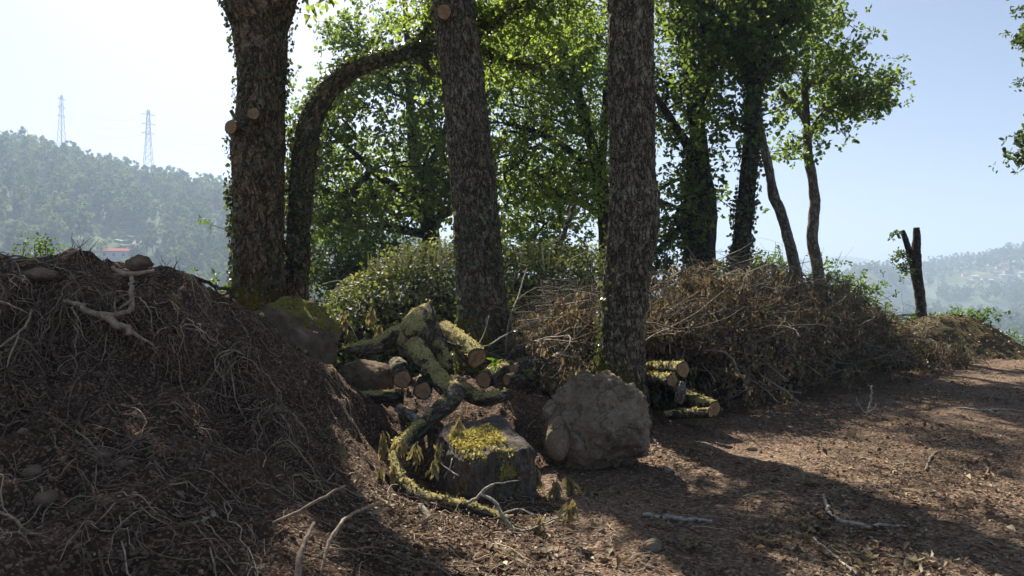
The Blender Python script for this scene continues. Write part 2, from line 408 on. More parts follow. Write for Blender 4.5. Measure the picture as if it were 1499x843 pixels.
def _stump(t, o):
    p = t.obj()
    w = t.noise(t.map(p, (34, 34, 6)), 1.0, 7, 0.7, 1.2)
    c = t.ramp(w, [(0.3, (0.035, 0.026, 0.02)), (0.5, (0.10, 0.08, 0.064)), (0.72, (0.22, 0.19, 0.155))])
    mo = t.math('ADD', t.attr('moss'), t.rng(t.noise(p, 8, 4, 0.7), 0.3, 0.7, -0.42, 0.42))
    mm = t.rng(mo, 0.45, 0.58)
    c = t.mix(mm, c, t.ramp(t.noise(p, 60, 3), [(0.3, (0.15, 0.12, 0.03)), (0.7, (0.42, 0.35, 0.11))]))
    h = t.math('ADD', w, t.math('MULTIPLY', mm, t.rng(t.noise(p, 75, 3), 0, 1, 0.2, 1.2)))
    t.bsdf(o, c, 0.92, t.bump(h, 0.025, 1.0), 0.15)
simple('stump_wood', _stump)
def _hum(t, o):
    p = t.pos()
    c = t.ramp(t.noise(p, 5, 6, 0.65), [(0.3, (0.05, 0.036, 0.022)), (0.5, (0.10, 0.075, 0.04)), (0.62, (0.13, 0.115, 0.045)), (0.8, (0.16, 0.14, 0.06))])
    t.bsdf(o, c, 0.95, t.bump(t.noise(p, 30, 5, 0.7), 0.03), 0.1)
simple('hummock_soil', _hum)
def flat(name, col, rough=0.7): simple(name, lambda t, o: t.bsdf(o, t.mix(t.rng(t.noise(t.obj(), 2.0, 5), 0.3, 0.7, 0, 0.4), col, tuple(c * 0.7 for c in col)), rough, None, 0.2 if rough < 1 else 0.0))
flat('plaster', (0.55, 0.53, 0.49), 1.0); flat('roof_tile', (0.36, 0.12, 0.07), 1.0); flat('steel', (0.30, 0.31, 0.32), 0.5)
flat('dark_gap', (0.03, 0.03, 0.035)); flat('far_trunk', (0.12, 0.10, 0.085)); flat('field', (0.12, 0.16, 0.06)); flat('terrace_stone', (0.2, 0.19, 0.15))
flat('fruit', (0.42, 0.48, 0.12), 0.4); flat('spike', (0.50, 0.48, 0.24)); flat('blocker_dark', (0.03, 0.022, 0.017))  # last one: dark colour of the blockers added inside thicket and brush pile

# ------------------------------------------------------------------ terrain
def lin(px, xs, ys): return np.interp(px, xs, ys)
def terr(x, y, detail=True):
    x = np.asarray(x, float); y = np.asarray(y, float)
    r = np.hypot(x, y); az = np.arctan2(x, y)
    azc = np.clip(az, -1.2, 1.2); px = CX + F * np.tan(azc); c = np.cos(azc)
    base = np.interp(r, [0, 17.5, 22, 30, 60, 120, 220, 700, 1000, 1800, 5000], [0, 0, -0.9, -3.2, -11, -22, -29, -31, -26, -14, -8])
    fwd = sm(1.35, 1.0, np.abs(az))
    ys = lin(px, [-3000, -800, 0, 100, 200, 330, 450, 560, 700, 820], [80, 130, 224, 244, 272, 294, 320, 362, 398, 440])
    H = CZ + (HY - ys) / F * 540 * c
    s = sm(190, 540, r) * sm(840, 700, px) * fwd
    und = fbm(np.stack([x / 90, y / 90, 0 * x], -1), 4)
    z = base * (1 - s) + (H + 0 * r) * s * (1 - 0.5 * sm(560, 1100, r))
    z = z + s * und * 7 * sm(540, 300, r)
    ys = lin(px, [900, 1130, 1250, 1320, 1400, 1499, 1750, 3000], [440, 424, 414, 397, 387, 368, 335, 240])
    H = CZ + (HY - ys) / F * 1050 * c
    s = sm(640, 1050, r) * sm(1080, 1250, px) * fwd
    z = z * (1 - s) + (H + und * 3) * s * (1 - 0.3 * sm(1100, 1900, r))
    ys = 384 + 5 * np.sin(px / 70.0) + 3 * np.sin(px / 23.0 + 1) - lin(px, [1000, 1120, 1250, 1400], [6, 8, 0, 0])
    H = CZ + (HY - ys) / F * 2300 * c
    s = sm(1300, 2300, r) * fwd
    z = z * (1 - s) + np.maximum(H + und * 5, z) * s
    ysk = 396 - 6 * np.exp(-((px - 1272) / 38.0) ** 2)          # wooded knoll in the valley
    k = sm(620, 760, r) * sm(1000, 820, r) * np.exp(-((px - 1272) / 60.0) ** 2) * fwd
    z = z * (1 - k) + k * (CZ + (HY - ysk - 10) / F * 770 * c)
    if detail:
        n = fbm(np.stack([x * 1.3, y * 1.3, 0 * x], -1), 4) * 0.045 + fbm(np.stack([x * 9, y * 9, 0 * x + 5], -1), 3) * 0.016
        z = z + n * sm(60, 12, r)
    return z

th = np.concatenate([np.linspace(-pi, -0.82, 50, endpoint=False), np.linspace(-0.82, 0.82, 340, endpoint=False), np.linspace(0.82, pi, 50, endpoint=False)])
rr = np.concatenate([np.geomspace(1.0, 24, 270, endpoint=False), np.geomspace(24, 5000, 170)])
R_, T_ = np.meshgrid(rr, th, indexing='ij')
X = R_ * np.sin(T_); Yg = R_ * np.cos(T_)
b = MB(); nT = len(th)
i = np.arange(len(rr) - 1)[:, None] * nT; j = np.arange(nT)[None, :]; k = (j + 1) % nT
b.add(np.stack([X, Yg, terr(X, Yg)], -1).reshape(-1, 3), [np.stack([i + j, i + k, i + nT + k, i + nT + j], -1).reshape(-1, 4)[:, ::-1]])
b.add([[0, 0, -0.02]], [])
b.Fc.append(np.stack([np.full(nT, b.n - 1), (np.arange(nT) + 1) % nT, np.arange(nT)], -1)[:, ::-1])
g = b.build('ground', M['ground']); tag(g, kind='structure')

# ------------------------------------------------------------------ earth mound (thin-plate surface through measured points)
ctl = [(-400, 390, 5.3), (-150, 396, 5.5), (0, 402, 5.6), (60, 404, 5.6), (110, 398, 5.8), (210, 402, 5.9), (300, 432, 6.0), (350, 472, 6.1), (420, 510, 6.1),
       (480, 550, 6.1), (540, 625, 6.1), (600, 690, 6.0),
       (-300, 470, 4.8), (0, 470, 5.0), (100, 468, 5.25), (220, 470, 5.4), (300, 500, 5.5), (-300, 580, 4.1), (0, 580, 4.35), (150, 580, 4.6), (300, 565, 5.1), (420, 610, 5.25),
       (-200, 700, 3.4), (0, 700, 3.55), (200, 700, 3.85), (350, 700, 4.25), (500, 720, 4.8), (0, 843, 2.95), (250, 843, 3.15), (450, 843, 3.45),
       (600, 800, 4.1), (700, 843, 3.75), (800, 843, 3.95)]
pts = [P(*c) for c in ctl]
pts += [np.array(p, float) for p in [(-4.4, 2.4, 0.42), (-2.6, 2.2, 0.22), (-1.2, 2.3, 0.08), (0.2, 2.6, -0.03), (-4.5, 1.2, 0.05), (-2.5, 1.2, 0.0), (-0.5, 1.2, -0.05), (0.8, 2.5, -0.08), (0.8, 4.0, -0.08),
        (0.6, 5.2, -0.06), (-0.1, 5.3, 0.02), (-5.0, 7.3, 1.0), (-3.6, 7.4, 1.0), (-2.6, 7.3, 0.85), (-5, 9, -0.1), (-3.6, 9.2, -0.1), (-2.6, 9, 0.2), (-7, 6, 1.5), (-7, 4, 0.8), (-7, 8.5, 0.2),
        (-1.25, 6.9, 0.42), (-0.7, 7.0, 0.36), (-0.2, 7.1, 0.36), (0.3, 7.4, 0.28), (-0.9, 8.2, 0.45), (0.0, 8.6, 0.4), (1.0, 8.4, 0.0), (1.0, 7.0, -0.05), (0.5, 6.2, -0.02), (-0.1, 6.2, 0.08), (-1.0, 9.6, 0), (0.3, 9.6, 0.0), (-0.55, 6.2, 0.2)]]
pts = MPTS = np.array(pts)
def tps(d): return np.where(d > 1e-9, d * d * np.log(np.maximum(d, 1e-9)), 0)
n = NP_ = len(pts); K = tps(np.linalg.norm(pts[:, None, :2] - pts[None, :, :2], axis=-1)) + np.eye(n) * 0.03
Pm = np.hstack([np.ones((n, 1)), pts[:, :2]])
A = np.block([[K, Pm], [Pm.T, np.zeros((3, 3))]])
sol = np.linalg.solve(A, np.concatenate([pts[:, 2], np.zeros(3)]))
def mound_raw(x, y):
    q = np.stack([np.ravel(x), np.ravel(y)], -1)
    out = np.empty(len(q))
    for s0 in range(0, len(q), 20000):
        qq = q[s0:s0 + 20000]
        out[s0:s0 + 20000] = tps(np.linalg.norm(qq[:, None] - MPTS[None, :, :2], axis=-1)) @ sol[:NP_] + sol[NP_] + qq @ sol[NP_ + 1:]
    return out.reshape(np.shape(x))
def lip_y(x):
    return 5.15 - 0.10 * (x + 3.2) * (x < -3.2) + 0.16 * np.sin(x * 2.1 + 0.5) + 0.10 * np.sin(x * 5.3) + 0.05 * np.sin(x * 11.0)
def mound_h(x, y):
    z = mound_raw(x, y)
    e = sm(1.0, 0.2, x) * sm(0.9, 1.6, y) * sm(9.9, 9.0, y) * sm(-7.6, -6.6, x)
    q = np.stack([x, y, 0 * x], -1)
    up = sm(0.0, 0.5, z)
    d = fbm(q * 2.3, 4) * 0.11 * up + (1 - np.abs(noise(q * np.array([5.0, 3.0, 1]) + 9)) * 2) * 0.05 * up + fbm(q * 6 + 3, 3) * 0.05 * up + fbm(q * 13, 3) * 0.03 * (0.4 + up) + noise(q * 34) * 0.009
    lip = lip_y(x); amp = sm(0.25, 0.6, z) * sm(-1.3, -2.0, x)
    t_ = (y - lip) / 0.16
    step = 0.17 * np.tanh(t_) * np.exp(-np.abs(y - lip) * 1.5) * amp
    return (z + d + step) * e - 0.12 * (1 - e)
gx = np.arange(-7.6, 1.05, 0.026); gy = np.arange(0.9, 9.9, 0.028)
GX, GY = np.meshgrid(gx, gy)
mz = mound_h(GX, GY)
nx = len(gx); i = np.arange(len(gy) - 1)[:, None] * nx; j = np.arange(nx - 1)[None, :]
b = MB(); b.add(np.stack([GX, GY, mz], -1).reshape(-1, 3), [np.stack([i + j, i + j + 1, i + nx + j + 1, i + nx + j], -1).reshape(-1, 4)])
mo = b.build('earth_mound', M['soil']); tag(mo, 'tall bank of dark bare soil laced with hanging roots', 'mound')

def surf(x, y):
    """height of whatever earth is on top at x, y"""
    x = np.asarray(x, float); y = np.asarray(y, float)
    m = mound_h(x, y); inside = (x > -7.5) & (x < 1.0) & (y > 1.0) & (y < 9.8)
    return np.where(inside, np.maximum(m, terr(x, y)), terr(x, y))

# hummock at the end of the clearing
hx = np.linspace(-2.1, 2.0, 110); hy = np.linspace(-1.5, 1.6, 90); HX, HYY = np.meshgrid(hx, hy)
q = np.stack([HX, HYY, 0 * HX], -1)
hz = 0.92 * np.exp(-(np.abs((HX + 0.05) / 1.25) ** 2.6 + np.abs(HYY / 1.0) ** 2.4)) + 0.10 * fbm(q * 2, 4) + 0.03 * fbm(q * 9, 3) - 0.10
i = np.arange(89)[:, None] * 110; j = np.arange(109)[None, :]
b = MB(); b.add(np.stack([HX, HYY, hz], -1).reshape(-1, 3), [np.stack([i + j, i + j + 1, i + 111 + j, i + 110 + j], -1).reshape(-1, 4)])
hum = b.build('earth_hummock', M['hummock_soil']); c = P(1398, 505, 15.6); hum.location = (c[0], 15.8, -0.02)
tag(hum, 'low rounded brown hummock with mossy patches at far end of clearing', 'mound')

n = 2600; ii = rng.integers(0, HX.size, n); C = np.stack([HX.ravel()[ii], HYY.ravel()[ii], hz.ravel()[ii] + 0.01], -1) + rng.normal(size=(n, 3)) * np.array([0.03, 0.03, 0.005])
D = rvec(n); D[:, 2] *= 0.3
V, Fq = leaf_cards(C, D, np.array([0, 0, 1.0]) + rng.normal(size=(n, 3)) * 0.4, rng.uniform(0.03, 0.09, n), 0.4, 0.2)
b = MB(); b.add(V, Fq, rnd=rnd6(n)); o = b.build('bark_scraps', M['litter_leaf'], hum, kind='stuff')

# ------------------------------------------------------------------ trees
def trunk_path(spec, Y, dY=0.0):
    """rows (px, py, half width px[, extra depth]) -> x y z r"""
    out = []
    for s in spec:
        y = Y + (s[3] if len(s) > 3 else 0.0)
        out.append([*P(s[0], s[1], y), s[2] / F * y])
    return np.array(out)

def make_trunk(b, spec, Y, sides=64, step=0.03, bark=0.012, lump=0.10, seed=0.0, mossf=None, freq=9.0, cap1=True):
    sp = spline(trunk_path(spec, Y), step)
    V, fs, bc, N = tube(sp[:, :3], sp[:, 3], sides, bark, lump, seed, cap1=cap1, freq=freq)
    mo = np.zeros(len(V)) if mossf is None else mossf(V, N)
    b.add(V, fs, bc=bc, moss=mo, rnd=np.full(len(V), 0.5))
    return sp, V, N

def ivy(b, V, N, count, dens, size=(0.035, 0.075), out=(0.01, 0.05)):
    w = np.clip(dens(V, N), 0, None); w = w / w.sum()
    idx = rng.choice(len(V), count, p=w)
    C = V[idx] + rng.normal(size=(count, 3)) * 0.02 + N[idx] * rng.uniform(*out, count)[:, None]
    D = np.array([0, 0, -0.8]) + rng.normal(size=(count, 3)) * 0.55 + N[idx] * 0.2
    Vv, Fq = leaf_cards(C, D, N[idx] + rng.normal(size=(count, 3)) * 0.5, rng.uniform(*size, count), 0.95, 0.1, 0.06)
    b.add(Vv, Fq, rnd=rnd6(count))

def ellip(px, py, Y, rx, ry, rd, n, fill=0.35):
    """n points in an ellipsoid with an uneven outline, gathered towards the shell"""
    c = P(px, py, Y); d = rvec(n * 3)
    rad = rng.uniform(fill ** 3, 1, n * 3) ** (1 / 3)
    rad = rad * (1 + 0.28 * fbm(d * 2.2 + px * 0.13, 3) * 2)
    p = c + d * rad[:, None] * np.array([rx / F * Y, rd, ry / F * Y])
    gap = fbm(p * 0.75 + py, 3)
    p = p[gap > -0.16][:n]
    return p

def grow(trunk_nodes, trunk_r, targets, r_tip=0.006, wig=0.12, kmax=6):
    """connect every target to the nearest part of the growing skeleton; returns list of (path, radii)"""
    nodes = [np.array(p) for p in trunk_nodes]; rad = list(trunk_r); base_n = len(nodes)
    par = [-1] * base_n; tips = [0] * base_n
    T = np.asarray(targets); d0 = np.min(np.linalg.norm(T[:, None] - np.array(nodes)[None], axis=-1), axis=1)
    segs = []
    for t in T[np.argsort(d0)]:
        arr = np.array(nodes); dv = t - arr; dist = np.linalg.norm(dv, axis=1)
        cost = dist + 0.45 * np.maximum(0, -dv[:, 2]) + 0.0
        a = int(np.argmin(cost)); L = dist[a]
        k = int(np.clip(L / 0.3, 1, kmax)); s = nodes[a]
        perp = rng.normal(size=3) * wig * L; perp[2] = abs(perp[2]) * 0.6
        last = a; idx = [a]
        for q in range(1, k + 1):
            f = q / k
            p = s + (t - s) * f + perp * math.sin(pi * f) + (rng.normal(size=3) * 0.03 * L if q < k else 0)
            nodes.append(p); par.append(last); rad.append(0); tips.append(0); last = len(nodes) - 1; idx.append(last)
        segs.append(idx)
        c = last
        while c >= base_n: tips[c] += 1; c = par[c]
    for c in range(base_n, len(nodes)): rad[c] = r_tip * max(tips[c], 1) ** 0.5
    out = []
    for idx in segs:
        p = np.array([nodes[c] for c in idx]); r = np.array([rad[c] for c in idx])
        r[0] = min(rad[idx[0]], r[1] * 1.25) if len(r) > 1 else r[0]
        out.append((p, r))
    return out

def branches_mesh(b, segs, sides=5, seed=0):
    for p, r in segs:
        if len(p) < 2: continue
        if len(p) == 2: p = np.array([p[0], (p[0] + p[1]) / 2, p[1]]); r = np.array([r[0], r.mean(), r[1]])
        V, fs, bc, N = tube(p, r, sides, seed=seed)
        b.add(V, fs, bc=bc, moss=np.zeros(len(V)), rnd=np.full(len(V), 0.4))

def cluster_leaves(b, targets, per, spread=0.3, size=(0.07, 0.12), flatten=0.55, wid=0.6, lean=0.25, ros=6):
    """leaves sit in rosettes at shoot tips, several rosettes to a branch end"""
    m = len(targets); nr = max(1, per // ros); R_n = m * nr; n = R_n * ros
    sc = np.repeat(rng.uniform(0.6, 1.25, m), nr)[:, None]
    ro = rng.normal(size=(R_n, 3)) * np.array([spread, spread, spread * flatten]) * sc
    rc = np.repeat(np.asarray(targets), nr, 0) + ro
    ax = unit(unit(ro) + np.array([0, 0, 0.5]) + rng.normal(size=(R_n, 3)) * 0.5)
    rs = np.repeat(rng.uniform(0.7, 1.2, R_n), ros)
    axn = np.repeat(ax, ros, 0)
    D = unit(rvec(n) * 1.0 + axn * 0.45 + np.array([0, 0, -0.15]))
    C = np.repeat(rc, ros, 0) + D * 0.02 + rng.normal(size=(n, 3)) * 0.02
    Nn = axn + rng.normal(size=(n, 3)) * 0.45 + np.array([0, 0, 0.3])
    tone = np.clip(np.repeat(np.repeat(rng.random(m), nr) * 0.35 + rng.random(R_n) * 0.25, ros) + rng.random(n) * 0.4, 0, 1)
    V, Fq = leaf_cards(C, D, Nn, rng.uniform(*size, n) * rs, wid, 0.12, 0.08)
    b.add(V, Fq, rnd=np.repeat(tone, 6))

def tree(name, label, stems, limbs, crowns, Y, bark='bark', leaf='oak_leaf', per=40, spread=0.3, size=(0.08, 0.13), sides=20, step=0.08,
         barkd=0.008, group=None, ivyn=0, ivyd=None, ivysize=(0.05, 0.09), r_tip=0.006, mossf=None, seed=0.0, stubs=(), freq=9.0, lump=0.10, cat='tree', trunk_name='trunk', branch_sides=5):
    b0 = stems[0][0]; base = P(b0[0], b0[1], Y)
    root = empty(name, base, label, cat, group)
    tb = MB(); nodes = []; rads = []; allV = []; allN = []
    for s in stems:
        sp, V, N = make_trunk(tb, s, Y, sides, step, barkd, lump, seed, mossf, freq)
        nodes += list(sp[:, :3]); rads += list(sp[:, 3]); allV.append(V); allN.append(N)
    keep(tb.build(trunk_name, M[bark]), root)
    lb = MB()
    for s in limbs:
        sp, V, N = make_trunk(lb, s, Y, max(6, sides // 2), step, barkd * 0.6, lump, seed + 3, mossf, freq)
        nodes += list(sp[:, :3]); rads += list(sp[:, 3])
        if ivyn: allV.append(V); allN.append(N)
    if crowns:
        T = np.concatenate([ellip(*c) for c in crowns])
        nn = np.array(nodes); top = nn[:, 2] > (nn[:, 2].min() + 0.42 * (nn[:, 2].max() - nn[:, 2].min()))
        segs = grow(nn[top][::max(1, int(0.18 / step))], np.array(rads)[top][::max(1, int(0.18 / step))], T, r_tip)
        branches_mesh(lb, segs, branch_sides, seed)
        fb = MB(); cluster_leaves(fb, T, per, spread, size)
        keep(fb.build('crown', M[leaf], kind='stuff'), root)
    if lb.n: keep(lb.build('branches', M[bark], kind='stuff'), root)
    if ivyn:
        ib = MB(); ivy(ib, np.concatenate(allV), np.concatenate(allN), ivyn, ivyd, ivysize)
        keep(ib.build('ivy', M['ivy_leaf'], kind='stuff'), root)
    for (p0, p1, r) in stubs:
        sb = MB(); p0 = np.array(p0); p1 = np.array(p1)
        path = spline(np.array([[*p0, r * 1.15], [*((p0 + p1) / 2), r * 1.02], [*p1, r]]), 0.02)
        V, fs, bc, N = tube(path[:, :3], path[:, 3], 28, 0.006, 0.06, 4.0, cap1=False)
        sb.add(V, fs, bc=bc, moss=np.zeros(len(V)))
        st = keep(sb.build('branch_stub', M[bark]), root)
        cut_disc(path[-1, :3], unit(p1 - p0), r * 1.0, st, root.location)
    return root

def cut_disc(c, nrm, r, parent, origin, name='sawn_face', rag=0.03):
    nrm = unit(np.asarray(nrm, float)); u = unit(np.cross(nrm, [0.31, 0.2, 0.93])); w = np.cross(nrm, u)
    b = MB(); rings = [0.0, 0.35, 0.7, 0.94, 1.0]; a = np.linspace(0, 2 * pi, 28, endpoint=False); V = [c + nrm * 0.004]; q = [[0, 0, 0]]
    for k, s in enumerate(rings[1:]):
        rr_ = r * s * (1 + rag * np.sin(a * 3 + r * 90) + rag * np.sin(a * 5 + r * 40)); h = 0.004 if k < 3 else -0.006
        V += list(c + u * (np.cos(a) * rr_)[:, None] + w * (np.sin(a) * rr_)[:, None] + nrm * h)
        q += list(np.stack([np.cos(a) * s, np.sin(a) * s, 0 * a], -1))
    fs = []; t3 = np.stack([np.zeros(28), 1 + np.arange(28), 1 + (np.arange(28) + 1) % 28], -1).astype(int)
    for k in range(3):
        o = 1 + 28 * k; jj = np.arange(28); kk = (jj + 1) % 28
        fs.append(np.stack([o + jj, o + 28 + jj, o + 28 + kk, o + kk], -1))
    b.add(np.array(V), [t3, np.concatenate(fs)], bc=np.array(q))
    o = b.build(name, M['cut_wood'], smooth=False); o.parent = parent
    o.matrix_parent_inverse = Matrix.Translation(origin).inverted() @ Matrix.Identity(4) if False else Matrix.Translation(Vector(origin)).inverted()
    # parent chain: the stub itself keeps world coordinates through its own inverse
    if parent.parent is not None: o.matrix_parent_inverse = Matrix.Identity(4)
    return o

# --- the four big trunks in front
def low_moss(z0, z1, side=-0.5):
    return lambda V, N: np.clip(sm(z1, z0, V[:, 2]) * 0.6 + N[:, 0] * side * 0.3, 0, 1)

t1c = P(381, 200, 9.5)
def ivy1(V, N):
    base = 0.12 + 1.6 * np.clip(-N[:, 0], 0, 1) ** 1.5 + 0.7 * np.clip(N[:, 0], 0, 1) ** 2
    pat = sm(-0.15, 0.3, fbm(V * np.array([2.2, 2.2, 0.8]) + 3, 3))
    return base * (0.25 + pat) * (0.4 + sm(-1.0, 0.2, N[:, 1] * -1 + 0.3))
tree('oak_tree', 'thick ivy-clad trunk with two sawn stubs, leftmost of the trees',
     [[(379, 640, 50), (379, 540, 43), (379, 440, 38), (380, 380, 35), (380, 300, 35), (377, 245, 37), (378, 205, 37), (383, 160, 33), (384, 100, 34), (381, 50, 38), (376, 10, 43), (360, -30, 34, 0.1), (330, -110, 28, 0.3), (290, -260, 22, 0.2), (240, -420, 14)],
      [(392, 40, 26, 0.05), (404, 5, 26, -0.05), (425, -60, 24, -0.2), (470, -190, 20, -0.4), (500, -360, 12, -0.5)]],
     [[(400, -10, 12), (450, -40, 10, -0.6), (520, -70, 6, -1.0)], [(320, -140, 14), (230, -200, 10, -0.5), (160, -240, 6, -0.8)], [(325, -120, 13, 0.3), (295, -150, 10, 0.6), (250, -180, 7, 1.0)]],
     [(250, -200, 10.6, 150, 100, 1.1, 160), (300, -420, 9.8, 220, 170, 2.0, 110), (480, -330, 9.0, 100, 90, 1.2, 30), (455, -2, 9.0, 40, 14, 0.4, 6)], 9.5, 'bark_brown', 'oak_leaf', 34, 0.3, (0.09, 0.14), 72, 0.035,  # first lobe added above the frame to shade the soil bank
     0.022, None, 6800, ivy1, (0.03, 0.068), mossf=low_moss(1.2, 2.2), seed=1.7,
     stubs=[(P(364, 194, 9.4), P(338, 186, 9.02), 0.085), (P(378, 178, 9.3), P(371, 166, 9.02), 0.078)])

def ivy2(V, N): return 0.5 + sm(-0.3, 0.3, fbm(V * 1.3, 3)) + np.clip(N[:, 2], 0, 1)
tree('oak_tree', 'slender ivy-wrapped trunk arching over to the right beside the leftmost trunk',
     [[(434, 620, 22), (434, 520, 19), (434, 440, 17), (437, 350, 17), (442, 260, 17), (450, 195, 17), (469, 150, 15), (500, 114, 13), (545, 91, 11), (592, 79, 9), (640, 64, 8), (700, 40, 7), (770, -5, 6), (850, -90, 4)]],
     [[(620, 82, 6), (623, 95, 5), (632, 104, 4, 0.1), (645, 108, 3, 0.2)], [(600, 78, 5), (625, 40, 4, 0.2), (650, -10, 3, 0.3)], [(660, 54, 6), (720, 80, 4, 0.3), (790, 100, 3, 0.5)]],
     [(655, -5, 10, 70, 45, 0.8, 34), (700, 50, 10.3, 100, 75, 1.0, 60), (810, 0, 10.4, 90, 70, 1.0, 50)], 9.8, 'bark_brown', 'oak_leaf', 54, 0.26, (0.05, 0.085), 40, 0.05,
     0.010, None, 6500, ivy2, (0.03, 0.065), seed=5.1, mossf=low_moss(0.8, 1.8))

def ivy3(V, N): return sm(3.2, 1.2, V[:, 2]) * sm(-0.1, 0.3, fbm(V * 2.2 + 8, 3)) + 0.12 * np.clip(N[:, 0], 0, 1) + 0.03
tree('oak_tree', 'leaning lichen-grey trunk with a sawn stub at its top, behind the logs',
     [[(714, 640, 54), (712, 560, 46), (708, 500, 40), (705, 450, 36), (702, 400, 34), (695, 300, 33), (686, 200, 31), (676, 100, 30), (664, 10, 30), (655, -100, 28), (640, -260, 24), (640, -420, 16)]],
     [[(655, -90, 14), (590, -190, 12, 0.3), (520, -260, 8, 0.5)], [(650, -150, 14), (740, -230, 11, -0.4), (800, -330, 7, -0.6)]],
     [(640, -420, 9.2, 200, 130, 2.0, 90), (760, -300, 8.8, 100, 70, 1.2, 30)], 9.0, 'bark', 'oak_leaf', 34, 0.3, (0.09, 0.14), 80, 0.03,
     0.017, None, 1500, ivy3, (0.03, 0.07), mossf=low_moss(0.7, 1.7), seed=9.3, freq=14,
     stubs=[(P(664, 20, 8.95), P(650, 17, 8.62), 0.092)])

def ivy4(V, N): return sm(2.4, 1.0, V[:, 2]) * np.clip(-N[:, 0] + 0.1, 0, 1) ** 2 + 0.002
tree('oak_tree', 'straight scaly-barked trunk rising right behind the round boulder',
     [[(906, 680, 56), (906, 620, 48), (907, 565, 40), (910, 520, 34), (912, 480, 33), (918, 400, 33), (927, 325, 36), (926, 260, 33), (925, 200, 33), (924, 100, 33), (923, 0, 33), (922, -120, 31), (915, -280, 27), (905, -460, 18)]],
     [[(922, -110, 15), (990, -220, 12, 0.3), (1060, -300, 8, 0.5)], [(918, -170, 15), (840, -260, 12, -0.3), (780, -340, 7, -0.5)]],
     [(920, -470, 8.4, 220, 130, 2.0, 90), (1050, -360, 8.6, 100, 70, 1.2, 30)], 8.1, 'bark', 'oak_leaf', 34, 0.3, (0.09, 0.14), 84, 0.026,
     0.018, None, 420, ivy4, (0.025, 0.055), mossf=lambda V, N: np.clip(sm(1.2, 0.2, V[:, 2]) * 0.75 - N[:, 0] * 0.45 * sm(1.8, 0.5, V[:, 2]), 0, 1), seed=2.2, freq=15,
     stubs=[])

# --- middle and right-hand trees
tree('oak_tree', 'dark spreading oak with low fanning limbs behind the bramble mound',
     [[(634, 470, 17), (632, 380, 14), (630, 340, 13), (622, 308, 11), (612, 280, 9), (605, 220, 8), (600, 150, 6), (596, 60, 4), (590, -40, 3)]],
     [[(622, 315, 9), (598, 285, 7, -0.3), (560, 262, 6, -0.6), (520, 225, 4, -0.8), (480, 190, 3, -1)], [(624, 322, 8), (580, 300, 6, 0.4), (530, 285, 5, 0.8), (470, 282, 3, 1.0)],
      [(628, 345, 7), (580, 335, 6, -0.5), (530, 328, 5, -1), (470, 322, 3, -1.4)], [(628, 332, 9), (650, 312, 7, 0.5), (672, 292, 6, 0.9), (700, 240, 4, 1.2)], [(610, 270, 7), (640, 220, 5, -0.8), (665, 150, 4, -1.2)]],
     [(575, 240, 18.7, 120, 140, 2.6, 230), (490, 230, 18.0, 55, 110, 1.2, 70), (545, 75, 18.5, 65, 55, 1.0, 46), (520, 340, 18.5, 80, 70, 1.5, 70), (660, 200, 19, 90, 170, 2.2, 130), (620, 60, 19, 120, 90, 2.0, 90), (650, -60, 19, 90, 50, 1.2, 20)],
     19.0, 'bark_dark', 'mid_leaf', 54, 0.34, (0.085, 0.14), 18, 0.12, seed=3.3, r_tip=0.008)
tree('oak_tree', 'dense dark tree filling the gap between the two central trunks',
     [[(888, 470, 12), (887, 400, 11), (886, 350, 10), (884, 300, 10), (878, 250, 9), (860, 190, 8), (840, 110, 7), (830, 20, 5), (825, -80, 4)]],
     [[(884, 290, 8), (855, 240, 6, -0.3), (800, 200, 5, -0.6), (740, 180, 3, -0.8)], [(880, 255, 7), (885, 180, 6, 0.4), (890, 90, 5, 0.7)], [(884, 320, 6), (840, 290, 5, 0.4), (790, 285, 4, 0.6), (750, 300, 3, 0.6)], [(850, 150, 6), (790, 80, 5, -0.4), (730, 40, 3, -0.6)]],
     [(800, 230, 19.3, 105, 110, 2.4, 250), (780, 80, 19.2, 130, 110, 2.4, 240), (870, 120, 19.8, 80, 140, 2.0, 130), (780, 320, 19.6, 70, 50, 1.5, 60), (835, -150, 19.5, 150, 60, 2.6, 75), (715, -255, 19.5, 90, 45, 2.0, 26)],  # last two lobes added above the frame to throw dappled shade on the clearing
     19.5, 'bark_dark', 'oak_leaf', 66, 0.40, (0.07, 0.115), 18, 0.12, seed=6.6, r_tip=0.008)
def ivy5(V, N): return sm(4.6, 2.0, V[:, 2]) * np.clip(0.4 - N[:, 0], 0, 1)
tree('oak_tree', 'twin-stemmed dark tree just right of the scaly trunk',
     [[(1036, 470, 21), (1033, 420, 18), (1033, 370, 14), (1036, 300, 13), (1028, 250, 12), (1021, 190, 12), (1013, 120, 11), (1000, 50, 9), (985, -30, 7), (975, -140, 4)],
      [(1018, 450, 13), (1016, 380, 12), (1013, 310, 12, 0.2), (1016, 250, 11, 0.15), (1020, 200, 10)]],
     [[(1016, 225, 9), (992, 190, 6, -0.3), (962, 145, 5, -0.5), (930, 110, 3, -0.8)], [(1018, 160, 8), (1040, 110, 7, 0.3), (1058, 40, 6, 0.4), (1065, -40, 4, 0.4)], [(1010, 320, 5), (985, 345, 4, -0.3), (965, 370, 3, -0.5)]],
     [(1000, 90, 16, 75, 110, 1.8, 150), (985, 280, 16.2, 55, 110, 1.2, 75), (1045, 30, 16, 70, 70, 1.5, 80), (1050, 330, 16.4, 40, 50, 0.8, 22), (1000, -120, 16, 130, 80, 2.0, 36)],
     16.0, 'bark_dark', 'mid_leaf', 36, 0.30, (0.085, 0.14), 20, 0.10, 0.01, ivyn=2200, ivyd=ivy5, seed=8.8, r_tip=0.007)
